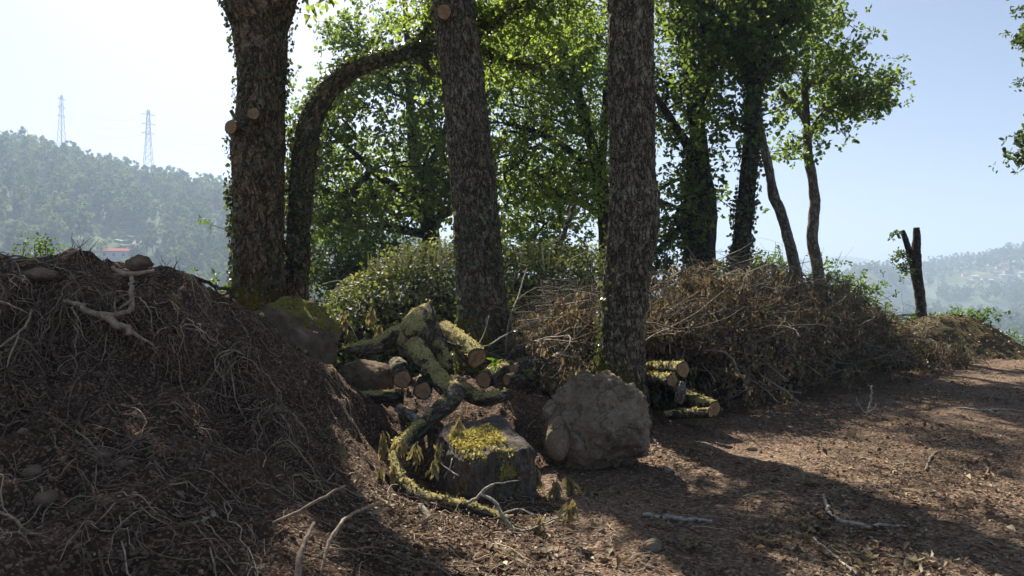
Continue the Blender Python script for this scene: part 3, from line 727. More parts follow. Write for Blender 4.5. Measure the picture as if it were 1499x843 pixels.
tree('oak_tree', 'straight trunk furred with ivy leaning right among the right-hand trees',
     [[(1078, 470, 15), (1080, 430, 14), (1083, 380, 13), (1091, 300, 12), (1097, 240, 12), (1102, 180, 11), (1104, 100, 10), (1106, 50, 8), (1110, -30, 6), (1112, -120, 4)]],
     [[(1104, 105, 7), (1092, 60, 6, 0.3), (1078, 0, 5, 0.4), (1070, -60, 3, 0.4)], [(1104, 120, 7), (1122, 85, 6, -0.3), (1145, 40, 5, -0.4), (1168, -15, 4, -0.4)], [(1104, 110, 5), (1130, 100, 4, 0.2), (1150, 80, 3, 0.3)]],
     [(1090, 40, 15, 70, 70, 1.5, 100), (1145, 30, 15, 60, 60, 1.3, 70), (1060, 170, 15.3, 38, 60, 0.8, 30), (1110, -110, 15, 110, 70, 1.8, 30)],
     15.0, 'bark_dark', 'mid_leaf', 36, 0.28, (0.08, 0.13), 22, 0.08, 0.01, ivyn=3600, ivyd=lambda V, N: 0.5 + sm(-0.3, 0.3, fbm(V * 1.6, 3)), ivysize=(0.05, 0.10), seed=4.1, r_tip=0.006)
tree('oak_tree', 'bare pale stem bending left, beside the pale stem with spreading crown',
     [[(1172, 470, 10), (1168, 425, 9), (1163, 390, 8.5), (1150, 335, 7.5), (1141, 305, 7.5), (1133, 288, 7.5), (1126, 250, 6.5), (1116, 205, 6), (1110, 170, 6), (1108, 120, 5), (1112, 60, 3)]],
     [], [(1115, 140, 16.2, 50, 60, 1.1, 55), (1130, 60, 16.2, 60, 50, 1.1, 45)],
     16.2, 'bark_pale', 'mid_leaf', 24, 0.22, (0.08, 0.13), 22, 0.08, 0.008, seed=7.4, lump=0.16, r_tip=0.006)
tree('oak_tree', 'pale bowed stem carrying the wide crown that reaches right into open sky',
     [[(1205, 470, 10), (1200, 420, 8.5), (1195, 385, 8), (1189, 345, 7.5), (1193, 300, 7.5), (1189, 262, 6.5), (1183, 225, 6.5), (1181, 180, 5), (1178, 130, 5), (1182, 70, 4), (1190, 0, 3)]],
     [[(1182, 200, 5), (1212, 160, 4, -0.3), (1250, 140, 3, -0.4), (1300, 128, 2, -0.5)], [(1181, 180, 5), (1160, 150, 4, 0.3), (1140, 130, 3, 0.4)], [(1180, 130, 4), (1220, 90, 3, 0.3), (1265, 70, 2, 0.4)]],
     [(1195, 150, 17, 62, 55, 1.3, 85), (1262, 130, 17, 62, 48, 1.2, 95), (1185, 70, 17, 60, 55, 1.3, 75), (1160, 215, 17, 45, 22, 0.7, 22), (1215, 10, 17, 40, 25, 0.8, 20)],
     17.0, 'bark_pale', 'mid_leaf', 24, 0.2, (0.08, 0.13), 22, 0.08, 0.008, seed=1.1, lump=0.16, r_tip=0.006)
tree('broken_tree', 'short snapped trunk with a splintered fork and a few leaves, standing alone at right',
     [[(1352, 520, 7), (1350, 470, 7), (1346, 430, 7), (1341, 395, 8), (1341, 365, 6), (1342, 345, 5), (1342, 333, 4)], [(1339, 396, 6), (1331, 368, 4.5, -0.05), (1323, 343, 3.5, -0.05), (1321, 337, 2, -0.05)]],
     [], [(1318, 380, 17.4, 10, 22, 0.3, 8), (1314, 343, 17.4, 8, 4, 0.2, 3), (1326, 398, 17.4, 9, 8, 0.25, 4)],
     17.5, 'bark_dark', 'dark_leaf', 24, 0.10, (0.06, 0.10), 18, 0.05, 0.012, seed=5.8, r_tip=0.005)
tree('oak_tree', 'tree outside the right edge reaching a few leafy branches into the sky',
     [[(1640, 560, 26), (1645, 420, 22), (1650, 280, 20), (1645, 140, 17), (1640, 0, 14), (1640, -150, 10)]],
     [[(1648, 250, 9), (1590, 215, 6, -0.2), (1530, 205, 3, -0.3), (1485, 200, 0.7, -0.3)], [(1645, 120, 8), (1580, 70, 5, 0.2), (1525, 50, 2, 0.3), (1496, 45, 0.7, 0.3)], [(1650, 400, 7), (1580, 400, 5, -0.2), (1520, 390, 3, -0.3)]],
     [(1498, 205, 11.7, 26, 12, 0.3, 26), (1525, 50, 11.9, 32, 16, 0.4, 18), (1508, 235, 11.8, 12, 18, 0.3, 9), (1503, 385, 11.6, 16, 30, 0.3, 20), (1640, 60, 12, 130, 150, 1.5, 90), (1640, 300, 12, 100, 120, 1.3, 50)],
     12.0, 'bark_dark', 'dark_leaf', 40, 0.13, (0.06, 0.10), 20, 0.08, 0.01, seed=2.9, r_tip=0.005)

# ------------------------------------------------------------------ bushes and undergrowth
def bush(name, label, lobes, Y, leaf, per=40, spread=0.2, size=(0.06, 0.1), cat='bush', group=None, nstem=14, wid=0.6):
    c = P(lobes[0][0], lobes[0][1], Y); z0 = float(terr(c[0], c[1])); base = np.array([c[0], c[1], z0])
    root = empty(name, base, label, cat, group)
    T = np.concatenate([ellip(l[0], l[1], Y + (l[6] if len(l) > 6 else 0), l[2], l[3], l[4], l[5], 0.1) for l in lobes])
    T = T[T[:, 2] > terr(T[:, 0], T[:, 1], False) - 0.05]
    sel = T[rng.choice(len(T), min(nstem, len(T)), False)]
    st = MB(); paths = []
    for s in sel:
        o = np.array([base[0] + (s[0] - base[0]) * 0.55, base[1] + (s[1] - base[1]) * 0.55, 0.0]); o[2] = float(terr(o[0], o[1])) - 0.05
        f = np.linspace(0, 1, 6)[:, None]
        paths.append(o + (s - o) * f + rng.normal(size=3) * 0.12 * np.sin(pi * f))
    V, Fq = thin_tubes(paths, np.linspace(0.018, 0.004, 6)[None].repeat(len(paths), 0), 4)
    st.add(V, Fq, rnd=np.full(len(V), 0.4)); keep(st.build('stems', M['twig'], kind='stuff'), root)
    fb = MB(); cluster_leaves(fb, T, per, spread, size, 0.7, wid); keep(fb.build('foliage', M[leaf], kind='stuff'), root)
    return root

bush('leafy_bush', 'bright green bush low between the pale stems and ivy trunk', [(1120, 400, 52, 32, 0.8, 40), (1060, 405, 35, 26, 0.7, 24)], 17.8, 'bush_leaf')
bush('leafy_bush', 'rounded green bush right of the pale bowed stem', [(1230, 425, 52, 36, 0.9, 46), (1262, 455, 40, 28, 0.8, 30)], 17.6, 'bush_leaf')
bush('leafy_bush', 'low green bush around the foot of the snapped trunk', [(1372, 474, 42, 12, 0.6, 22), (1330, 482, 26, 10, 0.5, 12), (1420, 462, 30, 10, 0.4, 12)], 18.2, 'bush_leaf', spread=0.14)
bush('leafy_bush', 'sunny green bush at right edge behind the hummock', [(1470, 520, 46, 22, 0.8, 40), (1530, 510, 50, 30, 0.9, 34)], 18.0, 'bush_leaf', spread=0.16)
bush('leafy_bush', 'dark leafy shrub under the arching trunk left of the bramble mound', [(500, 400, 46, 60, 0.8, 70), (560, 380, 45, 45, 0.8, 46), (470, 440, 30, 40, 0.6, 24)], 14.5, 'dark_leaf')
bush('leafy_bush', 'small bright bush glimpsed left of the thick ivy-clad trunk', [(318, 432, 24, 26, 0.5, 30)], 12.5, 'bush_leaf')
bush('leafy_bush', 'shrub seen through the gap left of the scaly trunk', [(820, 370, 60, 30, 0.8, 40), (960, 400, 40, 40, 0.8, 36)], 14.0, 'dark_leaf')
bush('sapling', 'sunlit sapling with small yellow-green leaves on top of soil bank', [(58, 366, 36, 18, 0.22, 26), (85, 380, 14, 8, 0.12, 6)], 6.6, 'bush_leaf', per=14, spread=0.05, size=(0.022, 0.04), cat='sapling', nstem=9)

# bramble mound
def mound_shell(prof, Y0, n, depth=1.0):
    """points on a rounded heap described by its skyline: rows (px, py_top, py_bottom, Y)"""
    a = np.array(prof, float); px = rng.uniform(a[0, 0], a[-1, 0], n)
    top = np.interp(px, a[:, 0], a[:, 1]); Yc = np.interp(px, a[:, 0], a[:, 2])
    x = (px - CX) / F * Yc; zt = CZ - (top - HY) / F * Yc
    th_ = rng.uniform(-0.25 * pi, 1.0 * pi, n)
    ang = rng.uniform(0, pi, n)
    y = Yc - np.cos(ang) * depth; z0 = terr(x, y, False)
    s = np.sin(ang) ** 0.7
    z = z0 + np.maximum(zt - z0, 0.1) * s
    N = unit(np.stack([0 * x, -np.cos(ang) / depth, np.sin(ang) / 1.4], -1))
    return np.stack([x, y, z], -1), N

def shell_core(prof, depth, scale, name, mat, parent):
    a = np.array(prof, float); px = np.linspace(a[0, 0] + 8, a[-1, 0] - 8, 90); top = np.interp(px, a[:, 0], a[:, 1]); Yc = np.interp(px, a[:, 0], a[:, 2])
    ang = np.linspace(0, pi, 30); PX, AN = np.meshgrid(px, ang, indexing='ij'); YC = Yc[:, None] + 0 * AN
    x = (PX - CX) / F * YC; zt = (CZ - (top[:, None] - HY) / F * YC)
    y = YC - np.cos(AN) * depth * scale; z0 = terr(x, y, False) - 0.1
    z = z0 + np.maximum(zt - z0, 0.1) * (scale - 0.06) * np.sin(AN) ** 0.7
    if name == 'brush_blocker': y = np.where((x > 0.7) & (x < 3.0) & (y < 9.15), 9.15 + (9.15 - y) * 0.1, y)
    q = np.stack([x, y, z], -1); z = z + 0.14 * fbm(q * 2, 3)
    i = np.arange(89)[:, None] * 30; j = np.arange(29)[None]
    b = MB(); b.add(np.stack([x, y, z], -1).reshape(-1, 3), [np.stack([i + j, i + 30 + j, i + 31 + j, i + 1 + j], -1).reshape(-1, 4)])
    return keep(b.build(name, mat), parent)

br_prof = [(470, 470, 11.0), (500, 435, 11.2), (530, 412, 11.4), (560, 388, 11.6), (600, 374, 11.8), (640, 370, 12), (700, 372, 12), (760, 372, 12), (820, 370, 12), (880, 372, 12), (930, 390, 12)]
root = empty('bramble_thicket', (-0.8, 11.8, 0), 'broad mound of bramble and creeper with sunlit top behind the logs', 'thicket')
shell_core(br_prof, 1.3, 0.86, 'bramble_blocker', M['blocker_dark'], root)  # added dark blocker under the leaves, keeps the thicket from being see-through
nB = 21000
S, N = mound_shell(br_prof, 0, nB, 1.35)
S = S + N * (rng.normal(size=(nB, 1)) * 0.09 + 0.12 * fbm(S * 2.2, 3)[:, None]) + rng.normal(size=(nB, 3)) * 0.05
b = MB(); D = rng.normal(size=(nB, 3)) * 0.7 + N * 0.3 + np.array([0, -0.2, -0.35])
V, Fq = leaf_cards(S, D, N + np.array([0, 0, 0.5]) + rng.normal(size=(nB, 3)) * 0.55, rng.uniform(0.04, 0.085, nB), 0.7, 0.1, 0.1)
b.add(V, Fq, rnd=rnd6(nB)); keep(b.build('foliage', M['bramble_leaf'], kind='stuff'), root)
m = 260; S, N = mound_shell(br_prof, 0, m, 1.35); f = np.linspace(0, 1, 8)[None, :, None]
D = rng.normal(size=(m, 1, 3)) * 0.45; D[:, :, 2] *= 0.4
paths = S[:, None] + D * (f - 0.5) + N[:, None] * (0.16 * np.sin(pi * f)) - np.array([0, 0, 0.25]) * f ** 2
V, Fq = thin_tubes(paths, np.linspace(0.007, 0.003, 8)[None].repeat(m, 0)); b = MB(); b.add(V, Fq, rnd=np.repeat(rng.random(m), 24))
keep(b.build('canes', M['twig'], kind='stuff'), root)

# pennywort spikes on the bramble mound
def spike_mesh():
    b = MB(); z = np.linspace(0, 0.36, 12); V, fs, bc, N = tube(np.stack([0.01 * np.sin(z * 9), 0 * z, z], -1), np.linspace(0.012, 0.004, 12), 5)
    b.add(V, fs); m = 90; zz = rng.uniform(0.06, 0.35, m); a = rng.uniform(0, 2 * pi, m)
    D = np.stack([np.cos(a), np.sin(a), -0.7 + 0 * a], -1)
    V, Fq = leaf_cards(np.stack([0 * zz, 0 * zz, zz], -1), D, np.stack([0 * a, 0 * a, 1 + 0 * a], -1) + rvec(m) * 0.3, 0.03 * (1.1 - zz / 0.45), 0.6)
    b.add(V, Fq); return b
sp0 = None
for px, py in [(541, 380), (546, 384), (553, 377), (572, 372), (581, 362), (587, 360), (592, 366), (600, 358), (604, 361), (607, 357), (616, 370), (626, 366), (636, 356), (641, 354), (646, 360), (571, 380), (595, 372), (797, 370), (802, 366), (655, 362)]:
    Y = 11.1 + rng.uniform(-0.15, 0.15); p = P(px, py + 34, Y)
    if sp0 is None: sp0 = spike_mesh().build('flower_spike', M['spike']); o = sp0
    else: o = sp0.copy(); COL.objects.link(o)
    o.location = p; s = rng.uniform(0.95, 1.4); o.scale = (s, s, s); o.rotation_euler = (rng.normal() * 0.1, rng.normal() * 0.1, rng.uniform(0, 6))
    tag(o, 'upright pale yellow-green flower spike on top of bramble mound', 'flower spike', 'flower spikes on the bramble mound')

# ------------------------------------------------------------------ brush pile
bp_prof = [(735, 500, 9.9), (780, 468, 9.9), (850, 458, 9.8), (930, 446, 9.8), (1000, 428, 10.0), (1060, 420, 10.8), (1120, 424, 11.5), (1180, 430, 12.3), (1230, 448, 13.2), (1280, 475, 14.3), (1320, 500, 15.2), (1350, 522, 15.8)]
root = empty('brush_pile', (3.0, 10.8, 0), 'long heap of cut branches with withered brown leaves beside the clearing', 'brush pile')
shell_core(bp_prof, 1.5, 0.72, 'brush_blocker', M['blocker_dark'], root)  # added dark blocker behind the twigs, makes the hollows of the heap dark
def heap_points(n):
    S, N = mound_shell(bp_prof, 0, n, 1.75)
    k = (S[:, 1] < 8.9) & (S[:, 0] > 0.9) & (S[:, 0] < 2.75) & (S[:, 2] < 0.95)      # room where the cut logs lie
    S[k, 1] = 8.9 + (8.9 - S[k, 1]) * 0.15 + rng.uniform(0, 0.12, k.sum())
    return S, N
nC = 3300; per_ = 11; nL = nC * per_                      # leaves hang in bunches from cut twig ends
S, N = heap_points(nC)
lumpy = 0.42 * fbm(S * 1.5 + 4, 3) + 0.25 * fbm(S * 4.0 + 1, 2)
S = S + N * (rng.normal(size=(nC, 1)) * 0.10 + lumpy[:, None] - 0.02) + rng.normal(size=(nC, 3)) * 0.05
bt = np.repeat(rng.random(nC), per_); S = np.repeat(S, per_, 0) + rng.normal(size=(nL, 3)) * np.array([0.035, 0.035, 0.05])
D = np.array([0, 0, -1.0]) + rng.normal(size=(nL, 3)) * 0.38
V, Fq = leaf_cards(S, D, rvec(nL), rng.uniform(0.04, 0.10, nL), 0.36, 0.25, 0.2)
rn_ = np.repeat(np.clip(bt * 0.6 + rng.random(nL) * 0.4, 0, 1), 6)
b = MB(); b.add(V, Fq, rnd=rn_); keep(b.build('withered_leaves', M['dry_leaf'], kind='stuff'), root)
m = 5200; S, N = heap_points(m); S = S + N * (rng.normal(size=(m, 1)) * 0.14 + 0.05 + 0.42 * fbm(S * 1.5 + 4, 3)[:, None])
D = rng.normal(size=(m, 3)); D[:, 2] = D[:, 2] * 0.45 + 0.12; D = unit(D) * (0.2 + 1.3 * rng.random((m, 1)) ** 2)
f = np.linspace(0, 1, 7)[None, :, None]
paths = S[:, None] + D[:, None] * (f - 0.4) + rng.normal(size=(m, 1, 3)) * 0.10 * np.sin(pi * f) + rng.normal(size=(m, 7, 3)) * 0.012
r0 = (0.002 + 0.009 * rng.random((m, 1)) ** 2) * np.linspace(1, 0.4, 7)[None]
V, Fq = thin_tubes(paths, r0); b = MB(); b.add(V, Fq, rnd=np.repeat(rng.random(m) ** 1.3, 21))
keep(b.build('twigs', M['twig'], kind='stuff'), root)

# ------------------------------------------------------------------ stones
def ico(sub):
    import bmesh
    bm = bmesh.new(); bmesh.ops.create_icosphere(bm, subdivisions=sub, radius=1.0)
    V = np.array([v.co[:] for v in bm.verts]); Fc = np.array([[v.index for v in f.verts] for f in bm.faces]); bm.free()
    return V, Fc
ICO = {s: ico(s) for s in (1, 2, 3, 4, 5, 6)}
def stone(name, loc, r, mat, seed, sub=5, rough=0.12, cuts=9, fine=0.03, rot=0.0, label=None, cat='stone', group=None, moss=None):
    V, Fc = ICO[sub]; V = V.copy(); rs = np.random.default_rng(seed)
    d = np.ones(len(V))
    for k in range(cuts):
        nrm = unit(rs.normal(size=3)); h = rs.uniform(0.72, 0.95)
        dt = V @ nrm; d = np.where(dt > 1e-6, np.minimum(d, np.maximum(h / np.maximum(dt, 1e-6), 0.3)), d)
    W = V * d[:, None]
    W = W * (1 + rough * fbm(V * 1.5 + seed, 4)[:, None] + fine * fbm(V * 5 + seed, 5, 0.62)[:, None] * 1.4)
    if fine > 0.02: W = W * (1 - 0.035 * sm(0.12, 0.0, np.abs(noise(V * 2.3 + seed * 1.7)))[:, None])
    ca, sa = cos(rot), sin(rot); W = W * np.array(r); W = np.stack([W[:, 0] * ca - W[:, 1] * sa, W[:, 0] * sa + W[:, 1] * ca, W[:, 2]], -1)
    b = MB(); b.add(W, [Fc], moss=np.zeros(len(W)) if moss is None else moss(V, W)); o = b.build(name, M[mat])
    o.location = Vector([float(c) for c in loc])
    return tag(o, label, cat, group)

bc_ = P(873, 624, 6.4)
stone('boulder', (bc_[0], 6.4, 0.325), (0.46, 0.44, 0.47), 'rock', 21, 6, 0.15, 7, 0.12, 0.4, 'large round pale granite boulder in front of the scaly trunk', 'boulder')
stone('stone', P(818, 640, 6.12), (0.11, 0.13, 0.20), 'rock', 33, 4, 0.14, 7, 0.04, 0.2, 'tall small stone leaning against the left side of the boulder')
stone('stone', P(806, 600, 6.3) * np.array([1, 1, 1]), (0.07, 0.08, 0.09), 'rock', 35, 4, 0.14, 7, 0.04, 0.2, 'fist-sized stone tucked at upper left of the boulder')
c = P(415, 500, 7.3)
stone('boulder', (c[0], 7.3, 0.72), (0.60, 0.5, 0.67), 'moss_rock', 44, 5, 0.22, 10, 0.08, 0.3, 'dark rock with a moss-covered top below the leftmost trunk', 'boulder',
      moss=lambda V, W: np.clip(V[:, 2] * 1.0 - 0.26 + 0.3 * V[:, 0] + 0.2 * V[:, 1], 0, 1))
c = P(533, 560, 7.0)
stone('stone', (c[0], 7.05, 0.6), (0.30, 0.28, 0.22), 'moss_rock', 52, 5, 0.1, 10, 0.04, 0.5, 'flat-topped dark block of rock left of the sawn logs')
stone('stone', (P(58, 402, 5.35)[0], 5.35, P(58, 402, 5.35)[2] + 0.0), (0.13, 0.09, 0.05), 'moss_rock', 61, 4, 0.12, 6, 0.03, -0.15, 'long flat grey stone lying on top of soil bank at left')
stone('stone', (P(35, 411, 5.3)[0], 5.3, P(35, 411, 5.3)[2]), (0.05, 0.05, 0.045), 'moss_rock', 62, 4, 0.12, 6, 0.03, 0, 'small round stone beside the long flat stone on soil bank')
stone('stone', (P(203, 384, 5.75)[0], 5.75, P(203, 384, 5.75)[2] - 0.005), (0.10, 0.08, 0.07), 'moss_rock', 68, 4, 0.3, 16, 0.03, 0.6, 'angular brown stone perched on crest of soil bank')

def on_surf(px, py, lo=2.0, hi=18.0):
    """where the sight line through a photo pixel meets the earth"""
    Y = np.linspace(lo, hi, 1600); x = (px - CX) / F * Y; z = CZ - (py - HY) / F * Y
    s = surf(x, Y); k = np.argmax(z < s)
    return np.array([x[k], Y[k], s[k]])

for k, (px, py, r, mat, lab) in enumerate([
    (1100, 659, 0.045, 'rock', 'rounded grey stone lying on litter right of boulder shadow'),
    (955, 803, 0.055, 'rock', 'pale angular stone in the sunlit litter at bottom'),
    (880, 778, 0.025, 'rock', 'little pale stone between the bottom sunlit litter and stump'),
    (1193, 643, 0.022, 'rock', 'tiny whitish stone in middle of the clearing'),
    (150, 672, 0.045, 'moss_rock', 'reddish-brown stone stuck in lower face of soil bank'),
    (180, 681, 0.03, 'moss_rock', 'smaller flat stone right of the reddish-brown stone in bank'),
    (33, 634, 0.022, 'rock', 'small light pebble at left edge of soil bank face'),
    (67, 734, 0.05, 'moss_rock', 'dark stone in soil low at left edge'),
    (263, 725, 0.022, 'rock', 'small pale stone just above the crumpled pale leaves'),
    (50, 695, 0.045, 'moss_rock', 'dull brown stone above the dark low stone at left'),
    (1470, 696, 0.05, 'moss_rock', 'flat stone in litter at right edge of the clearing'),
    (975, 690, 0.04, 'rock', 'flat chip of rock at right foot of boulder')]):
    p = on_surf(px, py); stone('stone', p + np.array([0, 0, r * 0.25]), (r * 1.2, r, r * 0.8), mat, 100 + k, 3, 0.15, 7, 0.02, k * 0.7, lab)

# ------------------------------------------------------------------ logs
def log(name, label, pts_, mat='log_moss', sides=40, moss=0.6, cut0=False, cut1=False, bark=0.007, lump=0.10, seed=0.0, extra=(), cat='log', group=None, mossdir=(-0.35, 0.2, 0.9), tilt=0.0, freq=13):
    """rows (px, py, Y, radius px); sawn ends where cut0 / cut1"""
    p = np.array([[*P(a, b_, Y), r / F * Y] for a, b_, Y, r in pts_])
    root = empty(name, p.mean(0)[:3], label, cat, group); md = np.array(mossdir)
    b = MB()
    for e, row in enumerate([p] + [np.array([[*P(a, b_, Y), r / F * Y] for a, b_, Y, r in ex]) for ex in extra]):
        sp = spline(row, 0.018); V, fs, bc, N = tube(sp[:, :3], sp[:, 3], sides, bark, lump, seed + e, cap0=not cut0, cap1=not cut1, freq=freq)
        b.add(V, fs, bc=bc, moss=np.clip((N @ md) * 0.75 * moss + moss * 0.35, 0, 1))
        if e == 0: sp0_ = sp
    bo = keep(b.build('bark', M[mat]), root)
    if moss >= 0.5:
        VV = np.concatenate(b.V); me_ = bo.data; nn_ = np.zeros(len(VV) * 3, np.float32); me_.vertices.foreach_get('normal', nn_); nn_ = nn_.reshape(-1, 3)
        mo_ = np.zeros(len(VV))
        for n0, v in b.A['moss']: mo_[n0:n0 + len(v)] = v
        w_ = np.clip(mo_ + 0.35 * fbm(VV * 9, 3) - 0.42, 0, 1) ** 0.7 * (nn_[:, 2] > -0.4); nt_ = int(min(2600, 60 + 0.16 * (w_ > 0.05).sum()))
        if w_.sum() > 0:
            ix = rng.choice(len(VV), nt_, p=w_ / w_.sum()); tb = MB()
            D_ = nn_[ix] + rng.normal(size=(nt_, 3)) * 0.55; C_ = VV[ix] + rng.normal(size=(nt_, 3)) * 0.006 - nn_[ix] * 0.003
            V_, F_ = leaf_cards(C_, D_, rvec(nt_), rng.uniform(0.010, 0.024, nt_), 0.75, 0.1)
            tb.add(V_, F_, rnd=rnd6(nt_)); keep(tb.build('moss', M['moss_tuft'], kind='stuff'), root)
    for c, on, i0, i1 in ((0, cut0, 0, 3), (1, cut1, -1, -4)):
        if on:
            o = cut_disc(sp0_[i0, :3], unit(sp0_[i0, :3] - sp0_[i1, :3]), sp0_[i0, 3] * 1.0, root, root.location, 'cut_face', 0.05)
    return root

log('mossy_root_log', 'forked moss-coated root log with splintered tip, topmost of the pile', [(627, 449, 7.1, 9), (622, 462, 7.05, 19), (614, 480, 6.95, 24), (606, 500, 6.85, 24), (604, 518, 6.8, 17)], moss=1.0, lump=0.22, seed=2,
    extra=[[(606, 487, 6.9, 16), (580, 490, 6.85, 14), (560, 503, 6.8, 12), (530, 509, 6.75, 9), (508, 512, 6.75, 6)], [(604, 506, 6.75, 18), (616, 522, 6.65, 16), (634, 545, 6.55, 14), (652, 566, 6.45, 14), (668, 574, 6.4, 15)],
           [(628, 470, 7.0, 12), (640, 500, 6.95, 13), (650, 525, 6.85, 11), (655, 545, 6.75, 9)], [(628, 448, 7.08, 3), (632, 440, 7.08, 1.5)], [(622, 448, 7.1, 2.5), (621, 441, 7.1, 1)], [(600, 484, 6.8, 12), (607, 492, 6.7, 10)]])
log('branch_log', 'lichen-grey crooked branch dropping from the mossy root to the stump', [(668, 572, 6.4, 15), (655, 590, 6.25, 14), (638, 606, 6.1, 12), (622, 622, 5.95, 11), (605, 640, 5.8, 10), (590, 655, 5.7, 9)], moss=0.35, seed=5, lump=0.15)
log('branch_log', 'thin pale broken branch lying against the lichen-grey branch', [(582, 598, 6.3, 5), (600, 607, 6.15, 6), (618, 620, 6.0, 5)], 'bark_pale', 20, 0, seed=6)
log('log', 'yellow-mossed log with a sawn end, right of the root log', [(650, 478, 7.3, 10), (668, 496, 7.1, 14), (684, 510, 6.95, 16), (698, 524, 6.8, 16)], moss=0.95, cut1=True, seed=7, lump=0.14)
log('log', 'round log with its sawn face to camera, left of the pair under root log', [(581, 534, 7.1, 12), (585, 541, 6.85, 13), (589, 555, 6.45, 13.5)], moss=0.35, cut1=True, seed=8)
log('log', 'round log with its sawn face to camera, right of the pair under root log', [(622, 556, 7.0, 11), (621, 562, 6.75, 12), (619, 572, 6.4, 13)], moss=0.4, cut1=True, seed=9)
log('log', 'short thick log with sawn face below the yellow-mossed log', [(745, 540, 7.25, 12), (728, 547, 7.0, 12.5), (708, 556, 6.7, 12.5)], moss=0.6, cut1=True, seed=10)
log('log', 'small stubby sawn log at right end of the pile', [(775, 530, 7.1, 8), (764, 535, 6.95, 8), (752, 541, 6.8, 8)], moss=0.2, cut1=True, seed=11)
log('log', 'split end of pale wood below the small stubby log', [(778, 552, 6.9, 7), (760, 553, 6.8, 8), (742, 556, 6.7, 8)], moss=0.15, cut1=True, seed=12)
log('log', 'horizontal moss-topped log lying left below the sawn pair', [(485, 588, 6.7, 8), (520, 584, 6.65, 10), (555, 581, 6.6, 10), (590, 580, 6.6, 10)], moss=0.8, seed=13)
log('branch_log', 'dark mossy branch curling under the sawn logs', [(670, 560, 6.9, 9), (690, 578, 6.7, 11), (712, 584, 6.6, 10), (740, 578, 6.7, 8)], moss=0.7, seed=14)
log('branch_log', 'long green-mossed branch bending low in front of the stump', [(585, 648, 5.7, 9), (578, 672, 5.5, 10), (590, 705, 5.3, 11), (612, 728, 5.15, 12), (650, 738, 5.05, 11), (700, 748, 4.95, 10), (745, 765, 4.85, 8)], moss=0.75, seed=15, lump=0.14)
log('branch_log', 'short yellow-mossed branch hung with wilted leaves left of the stump', [(620, 622, 5.9, 9), (603, 635, 5.8, 10), (590, 652, 5.7, 9), (578, 672, 5.6, 7)], moss=1.0, seed=16)
log('split_wood', 'splintered length of pale split wood lying in foreground', [(615, 740, 4.9, 4), (632, 765, 4.7, 6), (648, 795, 4.5, 8), (660, 828, 4.25, 6)], 'bark_pale', 14, 0, seed=17, lump=0.35)
log('split_wood', 'short lump of bleached wood at bottom edge', [(682, 828, 4.15, 6), (695, 818, 4.15, 9), (708, 815, 4.2, 7)], 'bark_pale', 14, 0, seed=18, lump=0.3)
log('log', 'mossy log with sawn end, topmost right of the scaly trunk', [(925, 542, 8.6, 10), (960, 540, 8.3, 11), (1000, 541, 7.9, 12)], moss=0.7, cut1=True, seed=20)
log('log', 'second mossy log with slanted sawn end right of the scaly trunk', [(930, 556, 8.3, 9), (955, 555, 8.1, 10), (984, 557, 7.8, 10)], moss=0.6, cut1=True, seed=21)
log('split_wood', 'small upright wedge of split wood among the right-hand logs', [(992, 590, 7.7, 6), (996, 575, 7.7, 7), (998, 560, 7.75, 5)], 'bark_pale', 16, 0, seed=22)
log('log', 'green-mossed log lying on the ground right of the scaly trunk', [(985, 575, 8.4, 11), (1010, 585, 8.0, 12), (1046, 598, 7.6, 11)], moss=0.7, cut1=True, seed=23, mossdir=(0.2, -0.2, 0.9))
log('log', 'lowest thin log with sawn end on the ground right of the scaly trunk', [(975, 607, 7.7, 6), (1005, 606, 7.5, 6.5), (1040, 604, 7.3, 7)], moss=0.5, cut1=True, seed=24)

